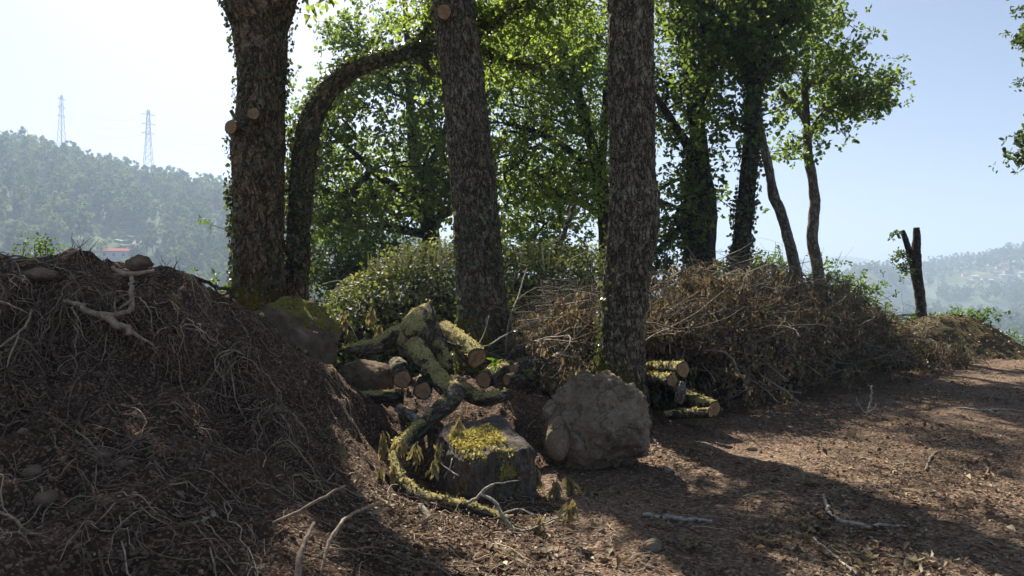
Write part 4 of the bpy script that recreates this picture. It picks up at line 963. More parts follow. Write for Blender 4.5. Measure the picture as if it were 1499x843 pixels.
# weathered stump block
def stump():
    import bmesh
    n = 44; u = np.linspace(-1, 1, n)
    faces = []; Vs = []
    b = MB()
    for ax in range(3):
        for sg in (-1, 1):
            A, B = np.meshgrid(u, u, indexing='ij'); C = np.full_like(A, sg)
            p = np.stack([A, B, C], -1); p = np.roll(p, ax, axis=-1).reshape(-1, 3)
            i = np.arange(n - 1)[:, None] * n; j = np.arange(n - 1)[None]
            f = np.stack([i + j, i + n + j, i + n + 1 + j, i + 1 + j], -1).reshape(-1, 4)
            if sg < 0: f = f[:, ::-1]
            rr_ = np.linalg.norm(np.sign(p) * np.abs(p) ** 6, axis=-1) ** (1 / 6.0); mxx = np.max(np.abs(p), axis=-1)
            p = p * (mxx / np.maximum((np.abs(p) ** 9).sum(-1) ** (1 / 9.0), 1e-6))[:, None]
            w = p.copy(); nrm = unit(p ** 5)
            fl = fbm(np.stack([p[:, 0] * 4, p[:, 1] * 4, p[:, 2] * 0.6], -1), 4)
            side = 1 - np.abs(nrm[:, 2])
            w = w + nrm * (0.05 * fl * (0.3 + side) + 0.12 * fbm(p * 1.3 + 3, 4) + 0.03 * fbm(p * 9, 3))[:, None]
            w[:, :2] *= (1.06 - 0.12 * w[:, 2])[:, None]; w[:, 2] += (nrm[:, 2] > 0.4) * (0.16 * fbm(np.stack([w[:, 0] * 1.6, w[:, 1] * 1.6, 0 * w[:, 0]], -1) + 7, 4) - 0.10 * sm(0.2, -0.8, w[:, 0]))
            mo = np.clip(0.95 * sm(0.6, 0.95, nrm[:, 2]) * sm(0.75, 0.2, w[:, 0]) * sm(0.9, 0.2, np.abs(w[:, 1] + 0.15)) + 0.34 * (nrm[:, 1] < -0.5), 0, 1)
            w = w + nrm * (0.10 * fbm(p * 2.6 + 11, 4))[:, None]; b.add(w * np.array([0.29, 0.36, 0.25]), [f], moss=mo)
    VV = np.concatenate(b.V); mo_ = np.zeros(len(VV))
    for n0, v in b.A['moss']: mo_[n0:n0 + len(v)] = v
    o = b.build('tree_stump', M['stump_wood'])
    w_ = np.clip(mo_ + 0.5 * fbm(VV * 9, 3) - 0.5, 0, 1); ix = rng.choice(len(VV), 2200, p=w_ / w_.sum()); tb = MB()
    V_, F_ = leaf_cards(VV[ix] + rng.normal(size=(2200, 3)) * np.array([0.012, 0.012, 0.004]), np.array([0, 0, 1.0]) + rng.normal(size=(2200, 3)) * 0.6, rvec(2200), rng.uniform(0.012, 0.028, 2200), 0.75, 0.1)
    tb.add(V_, F_, rnd=rnd6(2200)); tb.build('moss', M['moss_tuft'], o, kind='stuff')
    o.location = (-0.215, 5.62, 0.19); o.rotation_euler = (radians(11), radians(-3), radians(20))
    tag(o, 'squat weathered stump with yellow moss on its flat top, left of boulder', 'stump')
stump()

# ------------------------------------------------------------------ twigs, roots and wilted leaf bunches as things
def twig(name, label, pts_, mat='pale_twig', sides=6, cat='twig', group=None, side=(), surfoff=None):
    rows = []
    for q in pts_:
        if q[2] is None: p = on_surf(q[0], q[1]); rows.append([p[0], p[1], p[2] + 0.01, q[3]])
        else: rows.append([*P(q[0], q[1], q[2]), q[3]])
    sp = spline(np.array(rows), 0.03); wob = rng.normal(size=(len(sp), 3)) * sp[:, 3:4] * 0.35
    b = MB(); V, fs, bc, N = tube(sp[:, :3] + wob, sp[:, 3], sides, seed=0.3, lump=0.2); b.add(V, fs, bc=bc, rnd=np.full(len(V), 0.8), moss=np.zeros(len(V)))
    for s in side:
        r2 = np.array([[*P(q[0], q[1], q[2]), q[3]] for q in s]); s2 = spline(r2, 0.03)
        V, fs, bc, N = tube(s2[:, :3] + rng.normal(size=(len(s2), 3)) * s2[:, 3:4] * 0.3, s2[:, 3], sides, seed=0.3); b.add(V, fs, bc=bc, rnd=np.full(len(V), 0.8), moss=np.zeros(len(V)))
    o = b.build(name, M[mat]); return tag(o, label, cat, group)

twig('twig', 'bleached forked twig in front of the stump, tipped with wilted leaves', [(683, 737, 4.9, 0.010), (705, 722, 4.85, 0.011), (724, 708, 4.8, 0.008)],
     side=[[(705, 722, 4.85, .011), (722, 733, 4.8, .012), (735, 750, 4.75, .011), (748, 770, 4.7, .010), (770, 777, 4.65, .008), (800, 764, 4.6, .006), (833, 752, 4.5, .005)], [(737, 752, 4.75, .008), (760, 745, 4.7, .006), (785, 757, 4.65, .004)], [(748, 768, 4.7, .007), (747, 790, 4.65, .006), (750, 805, 4.6, .005)], [(724, 708, 4.8, .006), (760, 703, 4.85, .003)], [(748, 770, 4.7, .005), (765, 790, 4.6, .004), (768, 815, 4.5, .003)]])
twig('twig', 'thin grey forked twig above the sawn log pair', [(612, 620, 6.0, .008), (625, 600, 6.1, .007), (632, 580, 6.15, .005), (630, 575, 6.15, .003)])
twig('twig', 'short white twig sticking out over the stump face', [(645, 678, 5.1, .004), (660, 690, 5.05, .006), (672, 697, 5.0, .004)], side=[[(658, 688, 5.05, .005), (662, 670, 5.1, .003)]])
twig('twig', 'long pale straight twig slanting up right across the leaning trunk', [(715, 506, 7.0, .008), (740, 490, 7.1, .007), (770, 474, 7.2, .005), (805, 462, 7.3, .003)], side=[[(690, 520, 6.9, .006), (708, 490, 7.1, .005), (716, 462, 7.2, .003)], [(716, 506, 7.0, .005), (680, 508, 6.95, .005), (655, 500, 6.9, .003)]])
twig('twig', 'upright forked stick standing in the clearing before the brush pile', [(1268, 606, 8.6, .012), (1274, 590, 8.6, .012), (1277, 564, 8.6, .009)], side=[[(1268, 606, 8.6, .009), (1258, 594, 8.6, .008), (1253, 581, 8.6, .005)], [(1268, 606, 8.6, .011), (1280, 598, 8.5, .012), (1283, 590, 8.5, .010)]])
twig('branch', 'crooked grey branch lying across the middle of clearing', [(1206, 728, None, .010), (1212, 750, None, .014), (1222, 763, None, .015), (1245, 768, None, .014), (1265, 774, None, .014), (1290, 771, None, .011), (1330, 773, None, .006)], cat='branch')
twig('branch', 'straight thin branch lying at bottom right of the clearing', [(1190, 790, None, .007), (1220, 815, None, .008), (1255, 845, None, .009)], cat='branch')
twig('branch', 'thick short stick lying flat in sunlit litter right of bottom centre', [(940, 757, None, .014), (970, 760, None, .018), (1010, 763, None, .016), (1042, 766, None, .010)], cat='branch')
twig('branch', 'small dark forked stick in the clearing middle right', [(1355, 690, None, .008), (1362, 672, None, .010), (1372, 664, None, .009), (1382, 660, None, .006)], 'root', cat='branch')
twig('branch', 'thin bent stick near right edge of the clearing', [(1440, 700, None, .007), (1447, 690, None, .008), (1441, 684, None, .008), (1460, 703, None, .006)], 'root', cat='branch')
twig('branch', 'pale stick lying in a sunlit stripe at the far right', [(1405, 598, None, .012), (1435, 602, None, .014), (1470, 601, None, .012), (1499, 603, None, .010)], cat='branch')
twig('root', 'long pale root slanting across the foreground soil', [(398, 765, 3.75, .006), (430, 752, 3.8, .008), (470, 730, 3.85, .008), (505, 711, 3.95, .006)], 'root', cat='root')
twig('root', 'thick grey root standing up at lower centre left', [(438, 850, 3.3, .016), (437, 825, 3.35, .014), (445, 795, 3.45, .011), (458, 765, 3.6, .008)], 'root', cat='root')
twig('root', 'arching root right of the thick grey root', [(470, 835, 3.4, .006), (480, 800, 3.5, .009), (500, 765, 3.65, .009), (530, 745, 3.9, .009), (560, 735, 4.1, .007)], 'root', cat='root')
twig('root', 'knotted vertical root on upper face of soil bank', [(193, 452, 5.25, .018), (194, 435, 5.3, .017), (191, 420, 5.35, .016), (194, 405, 5.45, .014)], 'root', cat='root', side=[[(190, 440, 5.25, .010), (180, 447, 5.22, .009), (172, 456, 5.2, .006)]])
twig('root', 'thick root running along the upper face of soil bank', [(95, 441, 5.2, .012), (115, 445, 5.15, .018), (130, 456, 5.12, .02), (150, 460, 5.12, .02), (180, 459, 5.15, .018), (192, 450, 5.2, .014)], 'root', cat='root')
twig('root', 'flat broad bark-like root below the thick root on soil bank', [(145, 458, 5.12, .018), (165, 470, 5.08, .028), (185, 482, 5.05, .024), (200, 492, 5.05, .014), (225, 505, 5.05, .008)], 'root', cat='root')
twig('root', 'curved dark root lying along crest of soil bank', [(165, 392, 5.55, .014), (180, 400, 5.5, .018), (200, 401, 5.5, .018), (225, 396, 5.6, .012)], 'root', cat='root')
twig('root', 'dark crooked root sticking out of bank crest toward leftmost trunk', [(285, 408, 6.0, .016), (305, 414, 6.0, .016), (322, 421, 6.0, .014), (336, 425, 6.0, .012), (338, 440, 6.0, .010)], 'bark_dark', cat='root', side=[[(310, 416, 6.0, .010), (322, 432, 6.0, .008), (336, 428, 6.0, .006)]])
twig('root', 'thin root reaching out at left edge of soil bank', [(-5, 440, 5.0, .012), (10, 444, 5.0, .008), (40, 458, 5.0, .005)], 'root', cat='root')
twig('root', 'slanting root hanging at left end of the soil bank', [(46, 455, 5.0, .008), (35, 480, 4.85, .008), (10, 500, 4.75, .006), (-5, 510, 4.7, .005)], 'root', cat='root', side=[[(28, 490, 4.8, .006), (15, 520, 4.6, .006), (8, 545, 4.55, .004)]])
twig('root', 'looping root on lower right face of soil bank', [(330, 558, 5.15, .004), (316, 540, 5.2, .005), (318, 520, 5.25, .005), (340, 512, 5.3, .005), (358, 520, 5.25, .005)], 'root', cat='root')
twig('root', 'long root trailing down the bare soil at left', [(110, 630, 4.2, .004), (130, 645, 4.15, .006), (145, 665, 4.1, .006), (160, 690, 3.95, .006), (162, 705, 3.9, .004)], 'root', cat='root')
twig('root', 'forked root at lower left edge of the bare soil', [(-5, 748, 3.3, .006), (20, 760, 3.3, .007), (40, 778, 3.25, .007), (75, 788, 3.25, .004)], 'root', cat='root', side=[[(40, 778, 3.25, .005), (35, 800, 3.2, .004), (15, 822, 3.1, .003)]])

def bare_shrub(px, py, Y, label):
    b = MB(); base = P(px, py, Y); paths = []; rd = []
    for k in range(9):
        a = rng.uniform(0.7, 2.4); L = rng.uniform(0.07, 0.2); f = np.linspace(0, 1, 6)[:, None]
        e = base + np.array([cos(a) * L, rng.normal() * 0.05, sin(a) * L]); o = base + np.array([rng.normal() * 0.10, rng.normal() * 0.05, -0.1])
        paths.append(o + (e - o) * f + rng.normal(size=(6, 3)) * 0.006); rd.append(np.linspace(0.006, 0.002, 6))
    V, Fq = thin_tubes(paths, np.array(rd), 4); b.add(V, Fq, rnd=np.zeros(len(V)))
    tag(b.build('bare_shrub', M['twig']), label, 'shrub')
bare_shrub(120, 372, 6.6, 'bare black twigs rising behind bank crest left of the house')
bare_shrub(250, 398, 7.0, 'bare black twigs rising behind bank crest near the leftmost trunk')

lb_ = MB(); m = 1; V, Fq = leaf_cards(np.zeros((1, 3)), np.array([[0, 0, -1.0]]), np.array([[0, -1.0, 0.1]]), 1.0, 0.42, 0.16, 0.12); 
def wilted_mesh():
    """one curled wilted leaf, hanging down from its stalk"""
    b = MB(); n = 7; l = np.linspace(0, 1, n); w = 0.14 * np.sin(pi * l ** 0.8) * (1 + 0.3 * np.cos(l * 19)) + 0.01
    V = []
    for s, h in ((-1, 0.10), (0, 0.0), (1, 0.10)):
        V.append(np.stack([s * w * 0.75, -h * np.sin(pi * l) - 0.10 * np.sin(l * 3) + (s != 0) * 0.05, -l], -1))
    V = np.concatenate(V); i = np.arange(n - 1)
    b.add(V, [np.concatenate([np.stack([i, i + 1, i + n + 1, i + n], -1), np.stack([i + n, i + n + 1, i + 2 * n + 1, i + 2 * n], -1)])], rnd=np.clip(np.tile(l, 3) * 0.6 + 0.2, 0, 1))
    return b
wl_mesh = {}
for nm in ('wilted_leaf', 'pale_leaf', 'dry_leaf', 'oak_leaf', 'bush_leaf'):
    o = wilted_mesh().build('leaf', M[nm]); wl_mesh[nm] = o.data; bpy.data.objects.remove(o)
def leaf_bunch(p, label, n=11, size=0.10, mat='wilted_leaf', spread=0.5, name='wilted_leaf_bunch', cat='leaves', lift=0.0, flat_=False):
    root = empty(name, p, label, cat)
    for k in range(n):
        o = bpy.data.objects.new('leaf', wl_mesh[mat]); COL.objects.link(o); o.parent = root
        s = size * rng.uniform(0.7, 1.2); o.scale = (s * rng.uniform(0.8, 1.5), s, s)
        a = rng.uniform(0, 2 * pi)
        if flat_: o.rotation_euler = (radians(rng.uniform(60, 115)), rng.normal() * 0.4, a); o.location = (rng.normal() * size * 0.5, rng.normal() * size * 0.5, 0.02 + rng.random() * 0.03)
        else:
            o.rotation_euler = (rng.normal() * spread, rng.normal() * spread, a)
            o.location = (rng.normal() * size * 0.12, rng.normal() * size * 0.12, rng.uniform(-0.5, 0.45) * size)
    return root
for px, py, Y, n, sz, lab in [
    (501, 652, 5.1, 10, .07, 'small hanging bunch of wilted leaves on soil left of the mossy branch'),
    (561, 640, 5.6, 12, .10, 'bunch of wilted leaves hanging at left end of the mossy branch'),
    (577, 655, 5.55, 12, .10, 'fuller bunch of wilted leaves beside the left-end bunch'),
    (590, 650, 5.5, 10, .09, 'wilted leaves draped on the yellow-mossed branch'),
    (576, 688, 5.3, 10, .075, 'lower wilted bunch hanging under the mossy branch bend'),
    (556, 690, 5.3, 8, .075, 'dim wilted bunch left of the lower bunch'),
    (635, 682, 5.15, 11, .075, 'wilted bunch dangling before the stump face'),
    (641, 655, 5.3, 9, .075, 'wilted leaves lying on left corner of the stump'),
    (672, 612, 5.6, 10, .085, 'upright wilted sprig standing behind the mossy stump top'),
    (607, 655, 5.5, 9, .10, 'long wilted leaves between mossy branch and stump'),
    (835, 740, 4.5, 13, .085, 'bright wilted bunch at tip of the bleached twig'),
    (789, 760, 4.65, 11, .08, 'dim wilted bunch beside the bleached twig'),
    (785, 690, 5.5, 10, .09, 'grey wilted bunch between stump and boulder'),
    (835, 705, 5.5, 12, .11, 'grey wilted sprig standing under the boulder'),
    (865, 715, 5.4, 12, .11, 'drooping grey wilted sprig right below the boulder'),
    (812, 712, 5.4, 10, .10, 'low grey wilted sprig left below the boulder'),
    (860, 545, 7.2, 9, .07, 'small wilted sprig on ground left of the scaly trunk'),
    (545, 455, 8.2, 11, .11, 'brown wilted sprig left of the splintered root tip'),
    (505, 465, 8.3, 11, .11, 'wilted sprig at left foot of the bramble mound'),
    (555, 480, 7.6, 11, .10, 'wilted sprig on left arm of the mossy root log')]:
    leaf_bunch(P(px, py, Y), lab, int(n * 1.8), sz * 1.15, spread=0.26)
for px, py, n, sz, mt, lab in [
    (268, 745, 4, .075, 'pale_leaf', 'pair of pale crumpled leaves on the dark soil, upper'),
    (272, 770, 8, .09, 'pale_leaf', 'clump of pale crumpled leaves on the dark soil, lower'),
    (1130, 705, 9, .10, 'pale_leaf', 'dry pale leaf clump in the sunlit strip of clearing'),
    (1190, 712, 12, .10, 'wilted_leaf', 'grey dry leaf spray beside the pale clump in clearing'),
    (1350, 828, 9, .11, 'pale_leaf', 'pale dry leaf clump at bottom right of clearing'),
    (1120, 795, 16, .10, 'wilted_leaf', 'spread of dry leaves at bottom centre right'),
    (1190, 775, 14, .10, 'wilted_leaf', 'dry leaf spray left of the crooked grey branch'),
    (1250, 825, 9, .09, 'wilted_leaf', 'dry leaf tuft at end of the straight thin branch'),
    (1010, 800, 16, .09, 'wilted_leaf', 'sunlit dry leaves right of the pale angular stone'),
    (960, 770, 12, .09, 'wilted_leaf', 'sunlit dry leaves under the thick short stick'),
    (1060, 640, 12, .10, 'dry_leaf', 'brown leaf spray in front of the right-hand logs'),
    (1025, 625, 10, .10, 'wilted_leaf', 'dry spray at foot of the right-hand logs'),
    (745, 815, 10, .08, 'wilted_leaf', 'sunlit leaf scraps on the ground at bottom centre'),
    (800, 815, 9, .08, 'dry_leaf', 'brown leaf scraps right of the bottom-centre scraps')]:
    leaf_bunch(on_surf(px, py), lab, n, sz, mt, name='dry_leaf_clump', flat_=True)
leaf_bunch(P(308, 328, 9.3), 'sunlit green leaf sprig poking out left of the leftmost trunk', 8, 0.12, 'bush_leaf', 1.2, 'leaf_sprig', 'leaf sprig')
leaf_bunch(P(292, 316, 9.3), 'dimmer small leaf sprig left above the sunlit sprig', 6, 0.10, 'bush_leaf', 1.2, 'leaf_sprig', 'leaf sprig')
twig('twig', 'thin shoot carrying green sprigs out from the leftmost trunk', [(352, 345, 9.3, .007), (330, 336, 9.3, .006), (308, 328, 9.3, .004), (290, 314, 9.3, .003)], 'root')
leaf_bunch(P(725, 530, 6.6), 'bright green fern-like leaves on the yellow-mossed log', 14, 0.10, 'bush_leaf', 1.3, 'fern_sprig', 'fern')
leaf_bunch(P(770, 545, 6.8), 'green leaf spray beside the small stubby log', 10, 0.09, 'bush_leaf', 1.3, 'fern_sprig', 'fern')
V, Fc = ICO[3]; b = MB(); b.add(V * 0.022, [Fc]); o = b.build('gall', M['fruit']); o.location = Vector(P(383, 461, 6.72)); tag(o, 'small round yellow-green ball on front of the mossy dark rock', 'gall')

# larger dead branches poking out of the brush pile
for px, py, Y, pts2, lab in [
    (1040, 520, 0, [(1030, 512, 8.7, .008), (1055, 514, 8.75, .012), (1072, 525, 8.75, .014), (1080, 545, 8.7, .014), (1092, 560, 8.7, .011), (1090, 572, 8.65, .007)], 'pale hooked branch looping out of brush pile above the logs'),
    (0, 0, 0, [(1110, 545, 8.9, .006), (1130, 560, 8.8, .009), (1150, 572, 8.7, .010), (1172, 592, 8.5, .009)], 'straight branch slanting down front of brush pile to the ground'),
    (0, 0, 0, [(1090, 550, 8.9, .007), (1120, 570, 8.7, .009), (1140, 590, 8.5, .008)], 'thin branch left of the straight slanting one on brush pile'),
    (0, 0, 0, [(1138, 516, 9.6, .007), (1160, 500, 9.7, .010), (1190, 478, 9.9, .008), (1205, 462, 10.1, .004)], 'branch rising rightward over middle of brush pile'),
    (0, 0, 0, [(1080, 452, 9.7, .010), (1130, 446, 9.9, .014), (1165, 449, 10.2, .016), (1195, 458, 10.5, .014)], 'dark arched branch along top of the brush pile'),
    (0, 0, 0, [(1170, 470, 11.0, .008), (1178, 440, 11.4, .008), (1172, 405, 11.7, .006), (1178, 375, 12.0, .003)], 'bare branch standing up from brush pile before the pale stems'),
    (0, 0, 0, [(1195, 450, 12.0, .010), (1190, 425, 12.0, .010), (1176, 400, 12.0, .008), (1160, 390, 12.0, .005)], 'leaning bare branch left of the pale bowed stem'),
    (0, 0, 0, [(1210, 430, 13.0, .006), (1222, 395, 13.0, .005), (1232, 368, 13.0, .003)], 'thin dry stalk above right end of brush pile'),
    (0, 0, 0, [(1075, 400, 12.0, .006), (1110, 412, 11.5, .009), (1125, 430, 11.3, .010)], 'short bare branch at top of brush pile by the ivy trunk'),
    (0, 0, 0, [(1000, 470, 8.9, .008), (1060, 480, 8.9, .010), (1085, 470, 9.0, .010), (1110, 455, 9.3, .006)], 'sagging branch across the left of the brush pile'),
    (0, 0, 0, [(1210, 548, 10.5, .006), (1250, 535, 11.0, .010), (1290, 505, 12.4, .006)], 'low branch at right end of the brush pile'),
    (0, 0, 0, [(775, 470, 8.9, .006), (800, 500, 8.8, .010), (815, 530, 8.6, .010), (820, 560, 8.4, .007)], 'thin grey branch drooping between the central trunks'),
    (0, 0, 0, [(740, 520, 8.6, .012), (745, 470, 8.8, .012), (760, 430, 9.2, .010), (770, 395, 9.6, .006)], 'leaning thin stem close right of the leaning trunk')]:
    twig('dead_branch', lab, pts2, 'twig', 6, 'branch')

# mossy stem leaning in the gap
twig('leaning_stem', 'mossy sunlit stem leaning right above the bramble mound', [(785, 415, 11.4, .05), (800, 390, 11.6, .05), (812, 365, 11.9, .045), (826, 340, 12.2, .04), (840, 300, 12.6, .03)], 'log_moss', 10, 'stem')

# ------------------------------------------------------------------ fine roots hanging on the bank
def drape(starts, steps, step, heading, wander, off):
    m = len(starts); p = starts.copy(); d = heading.copy(); out = []
    for k in range(steps):
        z = surf(p[:, 0], p[:, 1])
        out.append(np.stack([p[:, 0], p[:, 1], z + off * (0.35 + 0.65 * np.sin(pi * (k + 0.3) / steps))], -1))
        d = unit(d + rng.normal(size=(m, 2)) * wander); p = p + d * step[:, None]
    return np.stack(out, 1)
m = 800
sx = rng.uniform(-5.2, -1.2, m * 6); sy = rng.uniform(3.2, 6.3, m * 6); hh = surf(sx, sy)
w = np.clip(0.03 + sm(0.55, 1.3, hh) + 0.35 * sm(-2.8, -1.6, sx), 0, 2) * (0.06 + sm(-0.08, 0.25, fbm(np.stack([sx, sy, 0 * sx], -1) * 1.1 + 2, 3))) * (0.25 + 0.75 * sm(6.0, 5.4, sy))
idx = rng.choice(m * 6, m, False, w / w.sum())
st = np.stack([sx, sy], -1)[idx]; hd = unit(np.stack([rng.normal(0.25, 0.6, m), -np.abs(rng.normal(1.0, 0.5, m))], -1))
paths = drape(st, 11, rng.uniform(0.02, 0.085, m), hd, 0.33, np.abs(rng.normal(0, 0.035, m)) * sm(6.0, 5.2, st[:, 1]) + 0.004)
V, Fq = thin_tubes(paths, (0.0011 + 0.005 * rng.random((m, 1)) ** 2.2) * np.linspace(1.2, 0.5, 11)[None], 3)
b = MB(); b.add(V, Fq, rnd=np.repeat(rng.random(m), 33))
m = 420; sx = rng.uniform(-2.4, 0.3, m); sy = rng.uniform(3.1, 5.2, m)      # tangle at the foot
st = np.stack([sx, sy], -1); hd = rvec(m)[:, :2]; paths = drape(st, 10, rng.uniform(0.02, 0.06, m), unit(hd), 0.45, np.abs(rng.normal(0, 0.03, m)) + 0.004)
V, Fq = thin_tubes(paths, rng.uniform(0.0015, 0.005, (m, 1)) * np.linspace(1.2, 0.5, 10)[None], 3)
b.add(V, Fq, rnd=np.repeat(rng.random(m), 30))
m = 620; x0 = rng.uniform(-5.2, -1.5, m); x0 = x0 + 0.12 * np.sin(x0 * 17); y0 = lip_y(x0) + rng.uniform(-0.02, 0.18, m); z0 = surf(x0, y0) + 0.005
L = 0.12 + 0.75 * rng.random(m) ** 1.8; fwd = rng.uniform(0.05, 0.5, m) * (0.4 + L); sid = rng.normal(0.05, 0.16, m)
f = np.linspace(0, 1, 11)[None]; xx = x0[:, None] + sid[:, None] * f + 0.02 * np.cumsum(rng.normal(size=(m, 11)), 1); yy = y0[:, None] - fwd[:, None] * f ** 0.7 + 0.012 * np.cumsum(rng.normal(size=(m, 11)), 1)
zz = z0[:, None] + 0.05 * np.sin(pi * f) - L[:, None] * f ** 1.5; zz = np.maximum(zz, surf(xx, yy) + 0.006)
V, Fq = thin_tubes(np.stack([xx, yy, zz], -1), (0.0012 + 0.006 * rng.random((m, 1)) ** 2.5) * np.linspace(1.2, 0.45, 11)[None], 3)
b.add(V, Fq, rnd=np.repeat(np.clip(rng.random(m) * 0.8 + 0.25, 0, 1), 33))
tag(b.build('exposed_roots', M['root']), 'mat of fine pale roots draped over the soil bank', 'roots', kind='stuff')
# medium roots one can pick out of the mat share one description
for k in range(26):
    s = np.array([[rng.uniform(-4.6, -1.3), rng.uniform(4.2, 6.0)]])
    h = unit(np.array([[rng.normal(0.35, 0.6), -abs(rng.normal(1, 0.5))]]))
    p = drape(s, 10, np.array([rng.uniform(0.05, 0.12)]), h, 0.3, np.array([rng.uniform(0.01, 0.07)]))[0]
    b = MB(); V, fs, bc, N = tube(p, np.linspace(rng.uniform(0.004, 0.009), 0.002, 10), 6, lump=0.2); b.add(V, fs, bc=bc, rnd=np.full(len(V), rng.uniform(0.1, 0.6)))
    tag(b.build('root', M['root']), 'medium brown root draped down the face of soil bank', 'root', 'medium roots on the soil bank')

# ------------------------------------------------------------------ litter, pebbles, crumbs
def scatter(n, xr, yr, wf=None):
    y = rng.uniform(yr[0] ** 0.5, yr[1] ** 0.5, n) ** 2; x = rng.uniform(xr[0], xr[1], n) * (0.4 + 0.6 * y / yr[1]) if False else rng.uniform(xr[0], xr[1], n)
    return x, y
n = 40000
y = np.exp(rng.uniform(np.log(3.2), np.log(16.5), n)); px = rng.uniform(520, 1560, n); x = (px - CX) / F * y
pat = fbm(np.stack([x * 0.9, y * 0.9, 0 * x], -1), 3); keepm = rng.random(n) < np.clip(0.45 + pat * 2.2, 0.06, 1)
x, y = x[keepm], y[keepm]; n = len(x); z = surf(x, y)
sz = rng.uniform(0.012, 0.042, n) * np.where(rng.random(n) < 0.10, 1.9, 1)
D = rvec(n); D[:, 2] *= 0.25
V, Fq = leaf_cards(np.stack([x, y, z + 0.008], -1), D, np.array([0, 0, 1.0]) + rng.normal(size=(n, 3)) * 0.35, sz, 0.5, 0.2, rng.uniform(-0.15, 0.2))
b = MB(); b.add(V, Fq, rnd=rnd6(n)); tag(b.build('leaf_litter', M['litter_leaf']), 'fallen brown leaves and bark scraps strewn over clearing', 'leaf litter', kind='stuff')
m = 1300; y = np.exp(rng.uniform(np.log(3.2), np.log(16), m)); x = (rng.uniform(600, 1560, m) - CX) / F * y
a = rng.uniform(0, 2 * pi, m); st = np.stack([x, y], -1)
paths = drape(st, 7, rng.uniform(0.008, 0.04, m), np.stack([np.cos(a), np.sin(a)], -1), 0.3, np.full(m, 0.012))
V, Fq = thin_tubes(paths, rng.uniform(0.0015, 0.005, (m, 1)) * np.linspace(1.1, 0.6, 7)[None])
b = MB(); b.add(V, Fq, rnd=np.repeat(rng.random(m), 21)); tag(b.build('fallen_twigs', M['twig']), 'small fallen twigs strewn over the clearing', 'twigs', kind='stuff')
n = 5200; V0, F0 = ICO[1]
y = np.exp(rng.uniform(np.log(2.7), np.log(14), n)); px = np.where(rng.random(n) < 0.55, rng.uniform(-60, 620, n), rng.uniform(560, 1540, n)); x = (px - CX) / F * y
okm = (x > -7) & ~((px < 560) & (y > 6.2)); x, y = x[okm], y[okm]; n = len(x); z = surf(x, y); r = rng.uniform(0.004, 0.014, n) ** 1.0 * np.where(rng.random(n) < 0.06, 2.0, 1)
W = V0[None] * (r[:, None, None] * rng.uniform(0.6, 1.3, (n, 1, 3))) * (1 + 0.25 * rng.normal(size=(n, len(V0), 1))) + np.stack([x, y, z + r * 0.3], -1)[:, None]
b = MB(); b.add(W.reshape(-1, 3), [(F0[None] + (np.arange(n) * len(V0))[:, None, None]).reshape(-1, 3)], rnd=np.repeat(rng.random(n) * 0.8, len(V0)))
tag(b.build('soil_crumbs', M['root'], smooth=False), 'loose crumbs and pebbles on bare soil', 'gravel', kind='stuff')
# grass tufts by the hummock
n = 1400; a = rng.uniform(0, 2 * pi, n); c = np.repeat(np.array([P(1372, 494, 14.6)[:2], P(1360, 480, 15.2)[:2]]), n // 2, 0)
x = c[:, 0] + rng.normal(size=n) * 0.22; y = c[:, 1] + rng.normal(size=n) * 0.15; z = np.zeros(n) + 0.12
V, Fq = leaf_cards(np.stack([x, y, z], -1), np.stack([rng.normal(size=n) * 0.5, rng.normal(size=n) * 0.5, 1 + 0 * x], -1), rvec(n), rng.uniform(0.1, 0.22, n), 0.08)
b = MB(); b.add(V, Fq, rnd=rnd6(n)); tag(b.build('grass_tuft', M['dark_leaf']), 'dark green grass tuft at front of the hummock', 'grass', kind='stuff')

# ------------------------------------------------------------------ far hills: forest, houses, pylons
def far_tree_mesh(kind, seed):
    rs = np.random.default_rng(seed); b = MB()
    h = {'euc': 15, 'round': 9, 'pine': 13}[kind]
    z = np.linspace(0, h * 0.9, 7); path = np.stack([0.3 * np.sin(z * 0.4 + seed), 0.2 * np.cos(z * 0.3), z], -1)
    V, fs, bc, N = tube(path, np.linspace(0.24, 0.06, 7), 5)
    lobes = []
    if kind == 'euc':
        for k in range(9): lobes.append((rs.normal(0, 1.3), rs.normal(0, 1.3), h * rs.uniform(0.45, 0.98), rs.uniform(0.8, 1.5)))
    elif kind == 'round':
        for k in range(10): lobes.append((rs.normal(0, 1.9), rs.normal(0, 1.9), h * rs.uniform(0.3, 0.85), rs.uniform(1.2, 2.0)))
    else:
        for k in range(10): s = 1 - k / 10; lobes.append((rs.normal(0, 1.1 * s), rs.normal(0, 1.1 * s), h * (0.35 + 0.62 * k / 10), 0.5 + 1.5 * s))
    n = 46; C = []; Nn = []
    for (x, y, zz, r) in lobes:
        d = unit(rs.normal(size=(n, 3))); C.append(np.array([x, y, zz]) + d * np.array([r, r, r * 0.65]) * rs.uniform(0.5, 1.05, (n, 1))); Nn.append(d)
    C = np.concatenate(C); Nn = np.concatenate(Nn); m = len(C)
    V2, F2 = leaf_cards(C, unit(rs.normal(size=(m, 3))) , Nn + rs.normal(size=(m, 3)) * 0.4, rs.uniform(0.5, 1.0, m), 0.8, 0.1)
    b.add(V2, F2, rnd=np.zeros(len(V2)))
    me_o = b.build('far_tree_foliage', M['far_leaf']); 
    tb = MB(); tb.add(V, fs); to = tb.build('far_tree_trunk', M['far_trunk'])
    return me_o, to

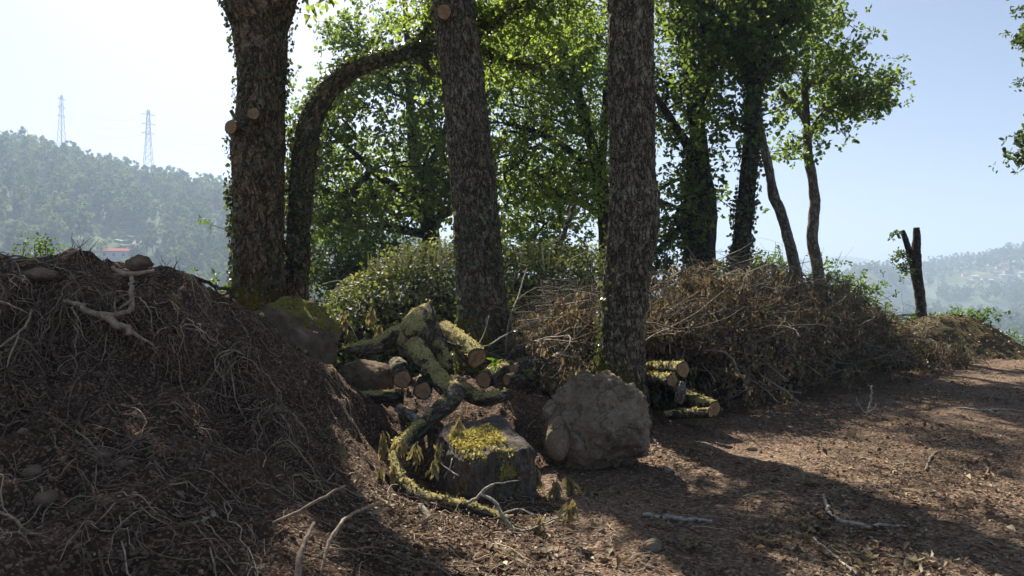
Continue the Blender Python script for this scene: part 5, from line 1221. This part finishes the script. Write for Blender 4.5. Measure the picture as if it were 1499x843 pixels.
protos = bpy.data.collections.new('forest_tree_kinds')
far_meshes = []
import bmesh
for k, kd in enumerate(['euc', 'round', 'pine', 'euc', 'round']):
    a, t_ = far_tree_mesh(kd, 40 + k)
    far_meshes.append((a.data, t_.data))
    bm = bmesh.new(); bm.from_mesh(a.data); n1 = len(bm.faces); bm.from_mesh(t_.data); bm.faces.ensure_lookup_table()
    me = bpy.data.meshes.new('forest_tree'); 
    for q in range(n1, len(bm.faces)): bm.faces[q].material_index = 1
    bm.to_mesh(me); bm.free(); me.materials.append(M['far_leaf']); me.materials.append(M['far_trunk'])
    po = bpy.data.objects.new('forest_tree_%s' % 'abcde'[k], me); protos.objects.link(po)
    bpy.data.objects.remove(a); bpy.data.objects.remove(t_)

def forest(name, label, x, y, sc, kinds):
    z = terr(x, y, False) - 0.3; n = len(x)
    me = bpy.data.meshes.new(name); me.vertices.add(n); me.vertices.foreach_set('co', np.stack([x, y, z], -1).astype(np.float32).ravel())
    a = me.attributes.new('sc', 'FLOAT', 'POINT'); a.data.foreach_set('value', sc.astype(np.float32))
    a = me.attributes.new('rot', 'FLOAT_VECTOR', 'POINT'); a.data.foreach_set('vector', np.stack([rng.normal(size=n) * 0.04, rng.normal(size=n) * 0.04, rng.uniform(0, 6.28, n)], -1).astype(np.float32).ravel())
    a = me.attributes.new('kd', 'INT', 'POINT'); a.data.foreach_set('value', kinds.astype(np.int32))
    o = bpy.data.objects.new(name, me); COL.objects.link(o)
    ng = bpy.data.node_groups.new(name, 'GeometryNodeTree')
    ng.interface.new_socket('Geometry', in_out='INPUT', socket_type='NodeSocketGeometry'); ng.interface.new_socket('Geometry', in_out='OUTPUT', socket_type='NodeSocketGeometry')
    N_ = ng.nodes; gi = N_.new('NodeGroupInput'); go = N_.new('NodeGroupOutput'); io = N_.new('GeometryNodeInstanceOnPoints'); ci = N_.new('GeometryNodeCollectionInfo')
    ci.inputs['Collection'].default_value = protos; ci.inputs['Separate Children'].default_value = True; ci.inputs['Reset Children'].default_value = True
    def at(nm, ty):
        q = N_.new('GeometryNodeInputNamedAttribute'); q.data_type = ty; q.inputs['Name'].default_value = nm; return q.outputs[0]
    er = N_.new('FunctionNodeEulerToRotation'); L_ = ng.links.new
    L_(gi.outputs[0], io.inputs['Points']); L_(ci.outputs[0], io.inputs['Instance']); io.inputs['Pick Instance'].default_value = True
    L_(at('kd', 'INT'), io.inputs['Instance Index']); L_(at('rot', 'FLOAT_VECTOR'), er.inputs[0]); L_(er.outputs[0], io.inputs['Rotation']); L_(at('sc', 'FLOAT'), io.inputs['Scale'])
    L_(io.outputs[0], go.inputs[0])
    md = o.modifiers.new('scatter', 'NODES'); md.node_group = ng
    return tag(o, label, 'forest', kind='stuff')

def wedge(px0, px1, r0, r1, spacing):
    a0, a1 = math.atan((px0 - CX) / F), math.atan((px1 - CX) / F)
    n = int(abs(a1 - a0) * (r1 ** 2 - r0 ** 2) / 2 / spacing ** 2)
    r = np.sqrt(rng.uniform(r0 ** 2, r1 ** 2, n)); a = rng.uniform(a0, a1, n)
    return r * np.sin(a), r * np.cos(a)
def pxof(x, y): return CX + F * x / y
def pyof(x, y): return HY - F * (terr(x, y, False) - CZ) / y

x, y = wedge(-1500, 900, 200, 640, 4.8)
PX, PY = pxof(x, y), pyof(x, y)
clear = (np.abs(PX - 200) < 66) & (np.abs(PY - 352) < 17) & (fbm(np.stack([x / 9, y / 9, 0 * x], -1), 2) < 0.25)
clear |= (np.abs(PX - 172) < 24) & (PY > 358) & (PY < 400)
dens = fbm(np.stack([x / 40, y / 40, 0 * x + 3], -1), 3)
kk = ~clear & (dens > -0.45); x, y = x[kk], y[kk]; n = len(x)
kd = np.where(fbm(np.stack([x / 60, y / 60, 0 * x + 9], -1), 2) + rng.normal(size=n) * 0.2 > 0.0, rng.choice([0, 3, 2], n), rng.choice([1, 4, 0], n))
forest('hillside_forest', 'hazy wooded hillside rising at left', x, y, rng.uniform(0.45, 1.0, n), kd)
x, y = wedge(900, 2600, 330, 1300, 10.0); x2, y2 = wedge(1200, 1560, 560, 800, 7.5); x = np.concatenate([x, x2]); y = np.concatenate([y, y2])
PX, PY = pxof(x, y), pyof(x, y); dens = fbm(np.stack([x / 90, y / 90, 0 * x + 5], -1), 3)
clear = ((np.abs(PX - 1340) < 34) & (np.abs(PY - 433) < 7)) | (dens < -0.22)
x, y = x[~clear], y[~clear]; n = len(x)
forest('valley_forest', 'hazy woods filling the valley and right-hand hill', x, y, rng.uniform(0.5, 1.0, n), rng.choice([0, 1, 3, 4, 2], n))

def far_point(px, py, r0, r1):
    a = math.atan((px - CX) / F); r = np.linspace(r0, r1, 3000); x = r * sin(a); y = r * cos(a); v = pyof(x, y)
    k = int(np.argmin(np.abs(v - py))); return np.array([x[k], y[k], float(terr(x[k], y[k], False))])

# emergent trees on the left skyline
for k, (px, r, s, lab) in enumerate([(40, 535, 1.25, 'tallest feathery tree on hill skyline near left edge'), (140, 520, 1.15, 'skyline tree midway between the two hill pylons'),
                                     (108, 530, 1.25, 'skyline tree just right of the left hill pylon'), (262, 525, 1.0, 'skyline tree right of the right hill pylon'), (300, 525, 0.9, 'small skyline tree near the ivy-clad trunk')]):
    a = math.atan((px - CX) / F); x, y = r * sin(a), r * cos(a)
    root = empty('hill_tree', (x, y, float(terr(x, y, False)) - 0.3), lab, 'tree', 'trees standing out on the hill skyline'); root.scale = (s, s, s); root.rotation_euler.z = k
    fo = bpy.data.objects.new('crown', far_meshes[k % 5][0]); COL.objects.link(fo); fo.parent = root; fo['kind'] = 'stuff'
    to = bpy.data.objects.new('trunk', far_meshes[k % 5][1]); COL.objects.link(to); to.parent = root

def box(b, c, s, rz=0.0):
    V = np.array([[x, y, z] for x in (-.5, .5) for y in (-.5, .5) for z in (-.5, .5)]) * np.array(s)
    ca, sa = cos(rz), sin(rz); V = np.stack([V[:, 0] * ca - V[:, 1] * sa, V[:, 0] * sa + V[:, 1] * ca, V[:, 2]], -1) + np.array(c)
    b.add(V, [np.array([[0, 1, 3, 2], [4, 6, 7, 5], [0, 4, 5, 1], [2, 3, 7, 6], [0, 2, 6, 4], [1, 5, 7, 3]])])
def house(p, w, d, h, rz, label, group=None, roof='roof_tile', detail=True):
    root = empty('house', p, label, 'house', group); root.rotation_euler.z = rz
    b = MB(); box(b, (0, 0, h / 2 - 1), (w, d, h + 2)); b.build('wall', M['plaster'], root, False)
    b = MB(); e = 0.4; rh = h * 0.35; X_ = w / 2 + e; Y_ = d / 2 + e
    V = np.array([[-X_, -Y_, h], [X_, -Y_, h], [X_, Y_, h], [-X_, Y_, h], [-X_, 0, h + rh], [X_, 0, h + rh]]); V = np.vstack([V, V[:4] - np.array([0, 0, 0.25])])
    b.add(V, [np.array([[0, 1, 5, 4], [2, 3, 4, 5], [6, 7, 1, 0], [8, 9, 3, 2], [7, 8, 2, 1], [9, 6, 0, 3], [6, 9, 8, 7]]), np.array([[0, 4, 3], [1, 2, 5]])]); b.build('roof', M[roof], root, False)
    if detail:
        for wx in (-0.3, 0.02, 0.34):
            b = MB(); box(b, (wx * w, -d / 2 - 0.03, h * 0.55), (1.0, 0.1, 1.3)); b.build('window', M['dark_gap'], root, False)
        b = MB(); box(b, (w * 0.3, d * 0.2, h + rh), (0.7, 0.7, 1.6)); b.build('chimney', M['plaster'], root, False)
    return root
p = far_point(172, 379, 200, 500); house(p, 11.5, 7, 3.2, 0.05, 'white house with red tile roof at foot of the left hill')
p = far_point(204, 372, 200, 500); house(p, 3.5, 4, 4.2, 0.1, 'small pale shed right of the red-roofed house', detail=False, roof='plaster')
k = 0
for px, py in [(1390, 421), (1405, 396), (1412, 404), (1428, 408), (1436, 397), (1449, 414), (1461, 393), (1467, 406), (1474, 399), (1483, 416), (1490, 391), (1496, 404), (1440, 410), (1420, 414), (1456, 402), (1478, 408), (1350, 417), (1362, 405), (1330, 418), (1340, 408), (1469, 390), (1486, 388), (1450, 388)]:
    p = far_point(px, py, 650, 1150); house(p, rng.uniform(3.5, 6), 4.5, rng.uniform(2, 3.2), rng.uniform(-0.6, 0.6), ['tiny red-roofed house at foot of the right-hand hill', 'tiny pale-roofed house at foot of the right-hand hill'][k % 2], 'tiny houses below the right-hand hill', ['roof_tile', 'plaster'][k % 2], False); k += 1

# terrace walls and a mown field
for q, (px, py, w) in enumerate([(188, 332, 26), (196, 339, 30), (200, 346, 32), (196, 353, 30), (205, 360, 26)]):
    a = far_point(px - w, py, 230, 500); c = far_point(px + w, py, 230, 500); b = MB(); mid = (a + c) / 2; L = np.linalg.norm(c - a)
    f = np.linspace(0, 1, 14); xs = a[0] + (c[0] - a[0]) * f; ys_ = a[1] + (c[1] - a[1]) * f + 3 * np.sin(f * 5 + q); zs = terr(xs, ys_, False)
    V = []; 
    for xx, yy, zz in zip(xs, ys_, zs): V += [[xx, yy, zz - 1], [xx, yy, zz + 0.9], [xx, yy + 4.5, zz + 0.9], [xx, yy + 4.5, zz - 1]]
    i = np.arange(13)[:, None] * 4; j = np.arange(3)[None]
    b.add(V, [np.stack([i + j, i + j + 1, i + j + 5, i + j + 4], -1).reshape(-1, 4)])
    tag(b.build('terrace', M['field'], smooth=False), ['topmost', 'second', 'middle', 'fourth', 'lowest'][q] + ' grassy terrace strip on the left hill above the house', 'terrace', 'terraces on the left hill')
fx0, fx1 = 1312, 1372; V = []; 
for px in np.linspace(fx0, fx1, 12):
    for r in np.linspace(760, 1010, 10):
        a = math.atan((px - CX) / F); V.append([r * sin(a), r * cos(a), float(terr(r * sin(a), r * cos(a), False)) + 0.8])
i = np.arange(11)[:, None] * 10; j = np.arange(9)[None]; b = MB(); b.add(V, [np.stack([i + j, i + 10 + j, i + 11 + j, i + 1 + j], -1).reshape(-1, 4)])
tag(b.build('meadow', M['field']), 'flat light green field in the hazy valley behind the snapped trunk', 'field', kind='structure')

def strut(b, a, c, w):
    a = np.array(a, float); c = np.array(c, float); V, fs, bc, N = tube(np.array([a, (a + c) / 2, c]), np.full(3, w), 4, cap0=True); b.add(V, fs)
def pylon(p, h, label, wd=3.2, t_=0.16, rz=0.0):
    root = empty('pylon', p, label, 'pylon', 'lattice pylons'); root.rotation_euler.z = rz
    def half(z): return wd * (1 - z / h * 0.93) * 0.5 if z < h * 0.62 else wd * 0.5 * (1 - 0.62 * 0.93) * (1 - 0.55 * (z / h - 0.62) / 0.38)
    lv = np.linspace(0, h, 12)
    for sx_ in (-1, 1):
        for sy_ in (-1, 1):
            b = MB()
            for z0, z1 in zip(lv[:-1], lv[1:]): strut(b, (sx_ * half(z0), sy_ * half(z0), z0), (sx_ * half(z1), sy_ * half(z1), z1), t_)
            b.build('leg', M['steel'], root, False)
    b = MB()
    for z0, z1 in zip(lv[:-1], lv[1:]):
        for s in (-1, 1):
            h0, h1 = half(z0), half(z1)
            strut(b, (-h0, s * h0, z0), (h1, s * h1, z1), t_ * 0.6); strut(b, (h0, s * h0, z0), (-h1, s * h1, z1), t_ * 0.6)
            strut(b, (s * h0, -h0, z0), (s * h1, h1, z1), t_ * 0.6); strut(b, (-h1, s * h1, z1), (h1, s * h1, z1), t_ * 0.6)
    b.build('bracing', M['steel'], root, False, kind='stuff')
    for z0 in (0.70, 0.82, 0.94):
        b = MB(); z_ = h * z0; w_ = wd * 0.62
        strut(b, (-w_, 0, z_), (w_, 0, z_), t_); strut(b, (-w_, 0, z_), (0, 0, z_ + 1.6), t_ * 0.7); strut(b, (w_, 0, z_), (0, 0, z_ + 1.6), t_ * 0.7)
        b.build('crossarm', M['steel'], root, False)
    return root, h
def at_skyline(px, r): a = math.atan((px - CX) / F); x, y = r * sin(a), r * cos(a); return np.array([x, y, float(terr(x, y, False))])
pA = at_skyline(90, 545); pB = at_skyline(217, 540)
def top_h(p, py): return (HY - py) / F * p[1] + CZ - p[2]
pylon(pA, top_h(pA, 139), 'left lattice pylon on the wooded hill skyline', 5.0, 0.13, 1.3); pylon(pB, top_h(pB, 161), 'right lattice pylon on the wooded hill skyline', 7.0, 0.13, 0.7)
pC = far_point(1299, 441, 500, 900); pD = far_point(1480, 441, 500, 900); pE = far_point(1252, 420, 700, 1000)
pylon(pC, top_h(pC, 380), 'pale valley pylon left of the snapped trunk', 6, 0.2, 0.3); pylon(pD, top_h(pD, 384), 'pale valley pylon near right edge', 6, 0.2, 0.5)
q = 0
for zf in (0.72, 0.84, 0.96):
    for s in (-1, 1):
        a = pA + np.array([s * 1.5, 0, top_h(pA, 139) * zf]); c = pB + np.array([s * 1.5, 0, top_h(pB, 161) * zf]); f = np.linspace(0, 1.9, 30)[:, None]
        pth = a + (c - a) * f - np.array([0, 0, 9.0]) * (4 * (f % 1) * (1 - (f % 1)))
        V, fs, bc, N = tube(pth, np.full(30, 0.03), 4); b = MB(); b.add(V, fs)
        tag(b.build('power_cable', M['steel']), ['lowest', 'middle', 'topmost'][q // 2] + (' left-hand' if s < 0 else ' right-hand') + ' faint power cable sagging between the two hill pylons', 'cable', 'cables between the hill pylons'); q += 1

# ------------------------------------------------------------------ haze
b = MB(); box(b, (0, 0, 45), (10400, 10400, 190)); hz_ = b.build('haze', None, smooth=False)
m, nt, out = new_mat('haze_air'); pv = nt.nodes.new('ShaderNodeVolumePrincipled')
pv.inputs['Color'].default_value = (0.60, 0.77, 1.0, 1); pv.inputs['Density'].default_value = 0.00088; pv.inputs['Anisotropy'].default_value = 0.1
nt.links.new(pv.outputs[0], out.inputs['Volume']); hz_.data.materials.append(m); tag(hz_, kind='stuff')
